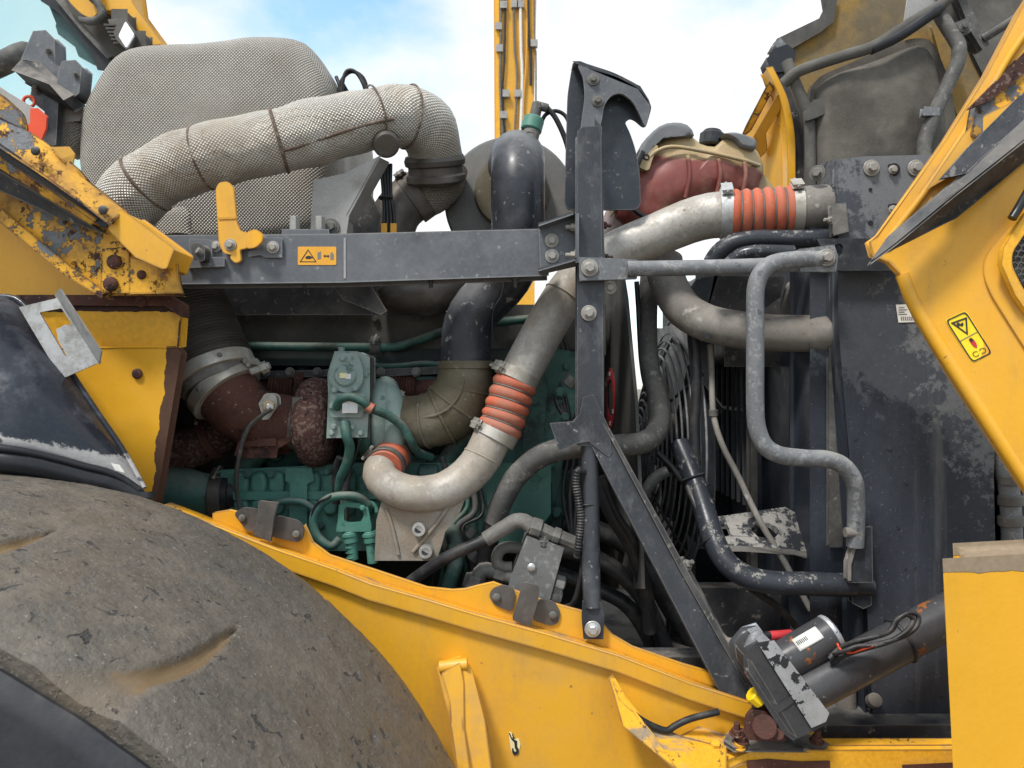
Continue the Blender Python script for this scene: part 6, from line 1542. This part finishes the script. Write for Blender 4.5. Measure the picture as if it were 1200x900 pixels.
prism('base_plate', [P(848, 868, 1.47), P(856, 856, 1.52), P(950, 858, 1.545), P(972, 872, 1.50), P(966, 877, 1.48), P(860, 876, 1.46)], Vector((0, 0, -0.008)), 'dusty_black', cv, 0.001)
prism('clevis_ear', PX(1.44, [(875, 866), (876, 842), (884, 833), (896, 834), (906, 844), (918, 858), (921, 868)]), 0.012, 'rusty_cast', cv, 0.003, round_=0.010)
prism('clevis_ear', PX(1.50, [(875, 860), (878, 838), (888, 830), (900, 834), (918, 852), (920, 862)]), 0.012, 'rusty_cast', cv, 0.003, round_=0.010)
cyl('pivot_pin', (896, 852, 1.425), (897, 851, 1.53), 14, 'rusty_cast', cv, 24)
cyl('pin_nut', (912, 860, 1.425), (912, 860, 1.45), 7, 'rusty_cast', cv, 8)
for x, y in ((863, 852), (869, 860), (957, 861)): bolt((x, y + 8, 1.47), 6.5, cv, 'nut', 'rusty_cast', (0, -0.2, 1), 'nut')
for x in (838, 866): bolt((x, 876, 1.47), 7, cv, 'hex', 'yellow_deck', (0, -0.3, 1))

# ================================================================ yellow hood: near door and raised hood
hd = T('hood_side_door', 'clean yellow hood door with warning sticker hanging over the radiator plate', 'door', (1180, 560, 1.35))
do = [(1340, -200), (1200, 12), (1160, 88), (1112, 165), (1030, 274), (1022, 284), (1026, 297), (1044, 304), (1058, 318), (1068, 348), (1082, 376), (1120, 440), (1200, 563), (1340, 760)]
def DY(x): return 1.40 - 0.10 * max(0.0, (x - 1030) / 170.0)
prism('door_skin', [P(x, y, DY(x)) for x, y in do], Vector((0.0, 0.016, 0)), 'yellow_paint', hd, 0.006, seg=3)
inn = [(1340, 60), (1215, 235), (1175, 276), (1156, 300), (1154, 322), (1163, 344), (1200, 403), (1340, 610)]
prism('inner_panel', [P(x, y, DY(x) - 0.007) for x, y in inn], Vector((0.0, 0.012, 0)), 'yellow_paint', hd, 0.0045, round_=0.03, seg=4)
tube('edge_ridge', [P(x, y, DY(x) - 0.004) for x, y in ((1320, -100), (1200, 42), (1150, 125), (1095, 210), (1040, 282))], 4.0, 'yellow_paint', hd, 10)
tube('edge_bend', [P(x, y, DY(x) + 0.006) for x, y in ((1058, 322), (1068, 348), (1084, 377), (1122, 438), (1200, 557), (1340, 765))], 8.5, 'yellow_paint', hd, 14)
prism('pressed_lip', [P(1092, 216, DY(1092) - 0.018), P(1130, 160, DY(1130) - 0.018), P(1150, 140, DY(1150) - 0.018), P(1190, 120, DY(1190) - 0.018), P(1120, 200, DY(1120) - 0.018)], Vector((0, 0.02, 0)), 'yellow_paint', hd, 0.004)
prism('worn_bracket', [P(1140, 158, 1.31), P(1146, 122, 1.31), P(1165, 104, 1.31), P(1200, 68, 1.30), P(1260, 10, 1.28), P(1260, 80, 1.28), P(1200, 128, 1.30), P(1165, 166, 1.31)], Vector((0, 0.02, 0)), 'yellow_worn', hd, 0.003)
prism('rust_edge', [P(1144, 122, 1.30), P(1168, 98, 1.30), P(1260, 0, 1.28), P(1260, 30, 1.28), P(1190, 92, 1.295), P(1160, 116, 1.30)], Vector((0, 0.012, 0)), 'scaly_rust', hd, 0.003)
wsg = T('pinch_warning_sticker', 'tilted yellow warning sticker with triangle and insect-like symbol on the hood door', 'sticker', (1135, 425, 1.33))
def SK(u, v, off):
    # sticker corners: (1107,375) (1132,364) (1164,413) (1140,426)
    a, b, c, d = (1107, 375), (1132, 363.5), (1164, 414), (1139.5, 426)
    x = (a[0] * (1 - u) + b[0] * u) * (1 - v) + (d[0] * (1 - u) + c[0] * u) * v
    y = (a[1] * (1 - u) + b[1] * u) * (1 - v) + (d[1] * (1 - u) + c[1] * u) * v
    return P(x, y, DY(x) - 0.0012 - off)
def skp(name, uv, off, m, holes=()):
    prism(name, [SK(u, v, off) for u, v in uv], 0.0006, m, wsg, 0, holes=[[SK(u, v, off) for u, v in h] for h in holes])
def rrect(m_):
    pts = [Vector((m_, m_ * 0.5, 0)), Vector((1 - m_, m_ * 0.5, 0)), Vector((1 - m_, 1 - m_ * 0.5, 0)), Vector((m_, 1 - m_ * 0.5, 0))]
    return [(p.x, p.y) for p in fillet(pts, 0.12, 4)]
skp('backing', rrect(0.0), 0.0, 'label_yellow')
skp('border', rrect(0.03), 0.0012, 'label_ink', [rrect(0.075)])
skp('triangle_symbol', [(0.16, 0.10), (0.88, 0.13), (0.50, 0.46)], 0.0012, 'label_ink', [[(0.27, 0.135), (0.78, 0.155), (0.505, 0.40)]])
skp('hand_symbol', [(0.34, 0.17), (0.44, 0.15), (0.48, 0.2), (0.62, 0.19), (0.58, 0.24), (0.48, 0.26), (0.44, 0.22), (0.36, 0.23)], 0.0012, 'label_ink')
skp('divider', [(0.06, 0.495), (0.94, 0.475), (0.94, 0.485), (0.06, 0.505)], 0.0012, 'label_grey')
skp('insect_symbol', [(0.42, 0.56), (0.52, 0.54), (0.60, 0.58), (0.62, 0.66), (0.58, 0.74), (0.50, 0.76), (0.44, 0.70), (0.42, 0.62)], 0.0012, 'label_red')
skp('insect_head', [(0.44, 0.54), (0.56, 0.53), (0.58, 0.60), (0.46, 0.62)], 0.0016, 'label_ink')
for cu_ in (0.36, 0.68):
    pts = [(cu_ + 0.14 * math.cos(a), 0.86 + 0.055 * math.sin(a)) for a in [R(40 + 29 * i) for i in range(11)]]
    if cu_ > 0.5: pts = [(cu_ * 2 - u, v) for u, v in pts]
    skp('arrow_arc', pts + [((u - cu_) * 0.84 + cu_, (v - 0.86) * 0.84 + 0.86) for u, v in reversed(pts)], 0.0012, 'label_ink')
sg = T('door_bar', 'heavy black angle bar crossing the yellow hood door', 'bar', (1110, 290, 1.28))
prism('upper_face', [P(1026, 304, 1.325), P(1046, 276, 1.325), P(1140, 196, 1.29), P(1200, 140, 1.27), P(1330, 20, 1.22), P(1330, 60, 1.20), P(1200, 165, 1.25), P(1120, 228, 1.275), P(1050, 286, 1.31)], Vector((0, 0.012, 0)), 'black_paint', sg, 0.003)
prism('lower_face', [P(1026, 303, 1.325), P(1050, 285, 1.31), P(1120, 227, 1.275), P(1200, 164, 1.25), P(1330, 58, 1.20), P(1330, 90, 1.25), P(1200, 190, 1.29), P(1120, 255, 1.31), P(1080, 274, 1.32)], Vector((0, 0.010, 0)), 'dusty_black', sg, 0.002)
prism('top_rail', [P(1110, 206, 1.30), P(1140, 172, 1.29), P(1200, 112, 1.27), P(1330, 0, 1.24), P(1330, 20, 1.23), P(1200, 138, 1.265), P(1130, 202, 1.29)], Vector((0, 0.014, 0)), 'peeling_black', sg, 0.003)
gl_ = T('door_grille', 'honeycomb mesh grille in a worn yellow frame at the door edge', 'grille', (1195, 350, 1.28))
prism('frame', [P(1340, 100, 1.255), P(1200, 252, 1.278), P(1176, 290, 1.28), P(1174, 310, 1.28), P(1190, 346, 1.278), P(1340, 560, 1.255)], 0.012, 'yellow_deck', gl_, 0.004, holes=[fillet([P(1340, 140, 1.255), P(1200, 275, 1.278), P(1186, 296, 1.278), P(1186, 312, 1.278), P(1200, 340, 1.278), P(1340, 520, 1.255)], 0.01)])
prism('backing', [P(1340, 130, 1.275), P(1198, 270, 1.292), P(1183, 296, 1.292), P(1183, 312, 1.292), P(1200, 345, 1.292), P(1340, 530, 1.275)], 0.004, 'fitting_metal', gl_, 0)
bm = bmesh.new()
hc = S(4.6, 1.28)
for i in range(14):
    for j in range(22):
        c = P(1188, 290, 1.284) + Vector((i * hc * 1.732 + (j % 2) * hc * 0.866, 0, 0.09 - j * hc * 1.5))
        px, py = 600 + c.x / c.y * F, 450 - (c.z - CAMZ) / c.y * F
        if px < 1186 or py < 292 - (px - 1186) * 0.95 or py > 322 + (px - 1186) * 1.3: continue
        o_ = [bm.verts.new(c + Vector((math.sin(R(60 * k)), 0, math.cos(R(60 * k)))) * hc) for k in range(6)]
        i_ = [bm.verts.new(c + Vector((math.sin(R(60 * k)), 0, math.cos(R(60 * k)))) * hc * 0.76) for k in range(6)]
        for k in range(6): bm.faces.new((o_[k], o_[(k + 1) % 6], i_[(k + 1) % 6], i_[k]))
o = finish('honeycomb_mesh', bm, 'black_paint', gl_); o['kind'] = 'stuff'
md = o.modifiers.new('thickness', 'SOLIDIFY'); md.thickness = 0.003
tag(tube('rubber_bump_stop', [(1186, 256, 1.27), (1194, 243, 1.27), (1206, 222, 1.265)], 5, 'gasket_black', None, 14), 'short black rubber stop on the yellow hood door', 'bumper')

ho = T('raised_engine_hood', 'raised engine hood showing its dusty yellow and black underside', 'hood', (1000, 210, 2.2))
hin = [(1340, -160), (985, -160), (968, -10), (971, 8), (964, 22), (912, 47), (906, 58), (902, 75), (912, 100), (926, 132), (932, 170), (930, 230), (1340, 230)]
prism('underside', [P(x, y, 2.30) for x, y in hin], 0.02, 'hood_inner', ho, 0.004)
prism('dark_liner', PX(2.285, [(1340, -160), (1100, -160), (1118, 0), (1140, 60), (1160, 100), (1170, 230), (1340, 230)]), 0.012, 'hood_dark', ho, 0.004)
prism('edge_return', [P(971, 8, 2.28), P(964, 22, 2.28), P(912, 47, 2.28), P(906, 57, 2.28), P(918, 60, 2.28), P(960, 36, 2.28), P(975, 24, 2.28), P(980, -10, 2.28), P(968, -10, 2.28)], 0.03, 'hood_dark', ho, 0.006)
prism('corner_block', PX(2.24, [(902, 70), (908, 60), (922, 55), (930, 62), (926, 80), (906, 82)]), 0.06, 'gasket_black', ho, 0.008)
prism('lip_end', PX(2.25, [(909, 50), (914, 46), (921, 54), (915, 60)]), 0.03, 'grey_tube', ho, 0.004)
prism('side_band', PX(2.25, [(904, 84), (916, 84), (934, 130), (944, 180), (944, 230), (930, 230), (930, 180), (924, 136)]), 0.06, 'dusty_black', ho, 0.006)
def smooth_px(pts, Y): return catmull([P(x, y, Y) for x, y in pts], 0.02)
prism('skin_edge', smooth_px([(899, 80), (914, 112), (922, 150), (924, 190), (924, 230)], 2.235) + smooth_px([(931, 230), (931, 190), (930, 156), (922, 116), (905, 79)], 2.235), 0.05, 'yellow_paint', ho, 0.003)
prism('outer_skin', smooth_px([(905, 96), (918, 122), (925, 160), (926, 230)], 2.27) + [P(880, 230, 2.43), P(893, 205, 2.43), P(886, 180, 2.43), P(874, 156, 2.43)], 0.012, 'yellow_paint', ho, 0.003)
prism('skin_rib', [P(902, 98, 2.25), P(906, 103, 2.25), P(880, 152, 2.36), P(872, 157, 2.36), P(876, 146, 2.35)], 0.02, 'yellow_worn', ho, 0.004)
prism('skin_rib', [P(912, 114, 2.24), P(917, 120, 2.24), P(896, 156, 2.33), P(898, 176, 2.36), P(892, 182, 2.36), P(886, 160, 2.33)], 0.02, 'yellow_paint', ho, 0.005)
pillow('felt_box', [P(x, y, 2.12) for x, y in ((958, 232), (957, 180), (955, 118), (960, 100), (980, 86), (1020, 72), (1064, 55), (1082, 53), (1092, 66), (1100, 92), (1106, 130), (1100, 232))], 0.2, 0.05, 'felt_grey', ho, 7, wob=0.006, bulge=0.02)
prism('box_flange', PX(2.16, [(952, 96), (1066, 48), (1090, 48), (1110, 95), (1118, 140), (1120, 232), (1100, 232), (950, 232)]), 0.03, 'felt_grey', ho, 0.01, round_=0.05)
tube('frame_tube', [(918, 98, 2.16), (932, 86, 2.14), (950, 78, 2.12), (990, 65, 2.10), (1022, 55, 2.09), (1050, 38, 2.09), (1075, 22, 2.09), (1102, 6, 2.09), (1130, -20, 2.09)], 6.5, 'hood_dark', ho, 14)
tube('frame_flat', [(1020, 58, 2.09), (1050, 44, 2.085), (1075, 28, 2.085), (1100, 10, 2.085)], 6.5, 'gasket_black', ho, 10)
tube('frame_tube', [(1096, 8, 2.12), (1108, 28, 2.10), (1118, 44, 2.09), (1124, 56, 2.08), (1122, 74, 2.08), (1112, 96, 2.08), (1102, 118, 2.08), (1090, 146, 2.08), (1083, 168, 2.08), (1083, 182, 2.08), (1086, 200, 2.08)], 8, 'grey_hose', ho, 16)
tube('side_bar', [(922, 72, 2.17), (932, 98, 2.16), (944, 126, 2.16), (949, 150, 2.16), (950, 232, 2.16)], 6.5, 'hood_dark', ho, 12)
prism('side_bracket', PX(2.13, [(946, 128), (954, 118), (966, 116), (966, 132), (958, 136), (946, 140)]), 0.02, 'hood_dark', ho, 0.003)
prism('tube_clip', PX(2.06, [(1084, 126), (1100, 127), (1100, 134), (1083, 134)]), 0.02, 'grey_tube', ho, 0.003)
prism('gusset', PX(2.14, [(1068, -20), (1092, -20), (1102, 8), (1082, 22), (1060, 32)]), 0.01, 'bracket_pale', ho, 0.002)
prism('channel', PX(2.13, [(1092, -20), (1122, -20), (1158, 52), (1150, 57), (1126, 46), (1110, 20)]), 0.03, 'hood_dark', ho, 0.004)
prism('channel_edge', PX(2.10, [(1116, -20), (1122, -20), (1158, 52), (1152, 57), (1140, 38)]), 0.02, 'grey_hose', ho, 0.003)
prism('hinge_plate', PX(2.08, [(1119, 28), (1133, 22), (1140, 34), (1125, 42)]), 0.02, 'grey_hose', ho, 0.003)
bolt((1129, 31, 2.078), 4.5, ho, 'washer', 'grey_hose')
tube('gas_strut', [(1153, 45, 2.10), (1180, 28, 2.06), (1230, -4, 2.0)], 5, 'grey_hose', ho, 12)
prism('liner_ridge', PX(2.26, [(1094, 28), (1102, 28), (1140, 140), (1150, 230), (1136, 230), (1126, 140)]), 0.02, 'hood_inner', ho, 0.008)

# ================================================================ corner block on the right
cbk = T('corner_counterweight', 'yellow corner block with dirt-covered top beside the actuator', 'counterweight', (1200, 990, 1.3))
prism('block', PX(1.20, [(1115, 664), (1340, 652), (1340, 1100), (1131, 1100), (1127, 900)]), Vector((0.085, 0.115, 0)), 'yellow_block', cbk, 0.014, seg=4)

# ================================================================ far crane / excavator boom
eb = T('excavator_boom', 'tall yellow boom with clipped hoses rising against the sky behind', 'boom', (604, 330, 14.0))
YB = 14.0
prism('boom_plate', PX(YB, [(578, -420), (628, -420), (627, -20), (624, 120), (625, 420), (583, 420), (581, 100)]), 0.7, 'yellow_paint', eb, 0.03)
prism('side_edge', PX(YB - 0.04, [(578, -420), (582, -420), (587, 420), (583, 420)]), 0.05, 'yellow_deck', eb, 0.01)
for pts, r, m in (([(588, -300), (587, 20), (586, 100), (590, 170)], 1.3, 'fitting_metal'), ([(592, -300), (592, 30), (589, 110), (594, 180)], 1.2, 'rubber_hose'),
                  ([(602, -300), (602, 20), (606, 90), (602, 180)], 1.3, 'fitting_metal'), ([(610, -300), (610, 20), (612, 90), (609, 180)], 1.8, 'label_white'),
                  ([(619, -300), (619, 20), (622, 60), (622, 100)], 1.6, 'rubber_hose'), ([(627, -300), (626, 20), (628, 60), (628, 120)], 1.0, 'fitting_metal'),
                  ([(617, -300), (618, 20), (613, 130), (615, 180)], 1.0, 'label_orange')):
    tube('boom_hose', [(x, y, YB - 0.06) for x, y in pts], r, m, eb, 8, step=0.3)
for x, y in ((590, 5), (603, 4), (584, 30), (585, 56), (593, 109), (607, 109), (590, 134), (610, 4), (626, 50)): pbox('hose_clip', x - 3.5, y - 3.5, x + 3.5, y + 3.5, YB - 0.1, 0.09, 'bracket_pale', eb, 0.01)

# hoses crowding the fan side of the radiator
fh = T('fan_side_hoses', 'cluster of black hoses between fan guard and radiator grille', 'hose', (800, 600, 1.9))
for pts, r, m in (([(812, 372, 1.86), (816, 440, 1.85), (814, 500, 1.84), (816, 560, 1.83)], 6, 'rubber_hose'),
                  ([(752, 582, 1.80), (766, 562, 1.80), (782, 552, 1.80)], 7, 'dusty_black'),
                  ([(770, 530, 1.84), (786, 546, 1.83), (802, 566, 1.82)], 4, 'rubber_hose'),
                  ([(700, 560, 1.72), (716, 600, 1.72), (740, 640, 1.74), (756, 690, 1.76), (762, 740, 1.78)], 9, 'rubber_hose')):
    tube('hose', pts, r, m, fh, 12)
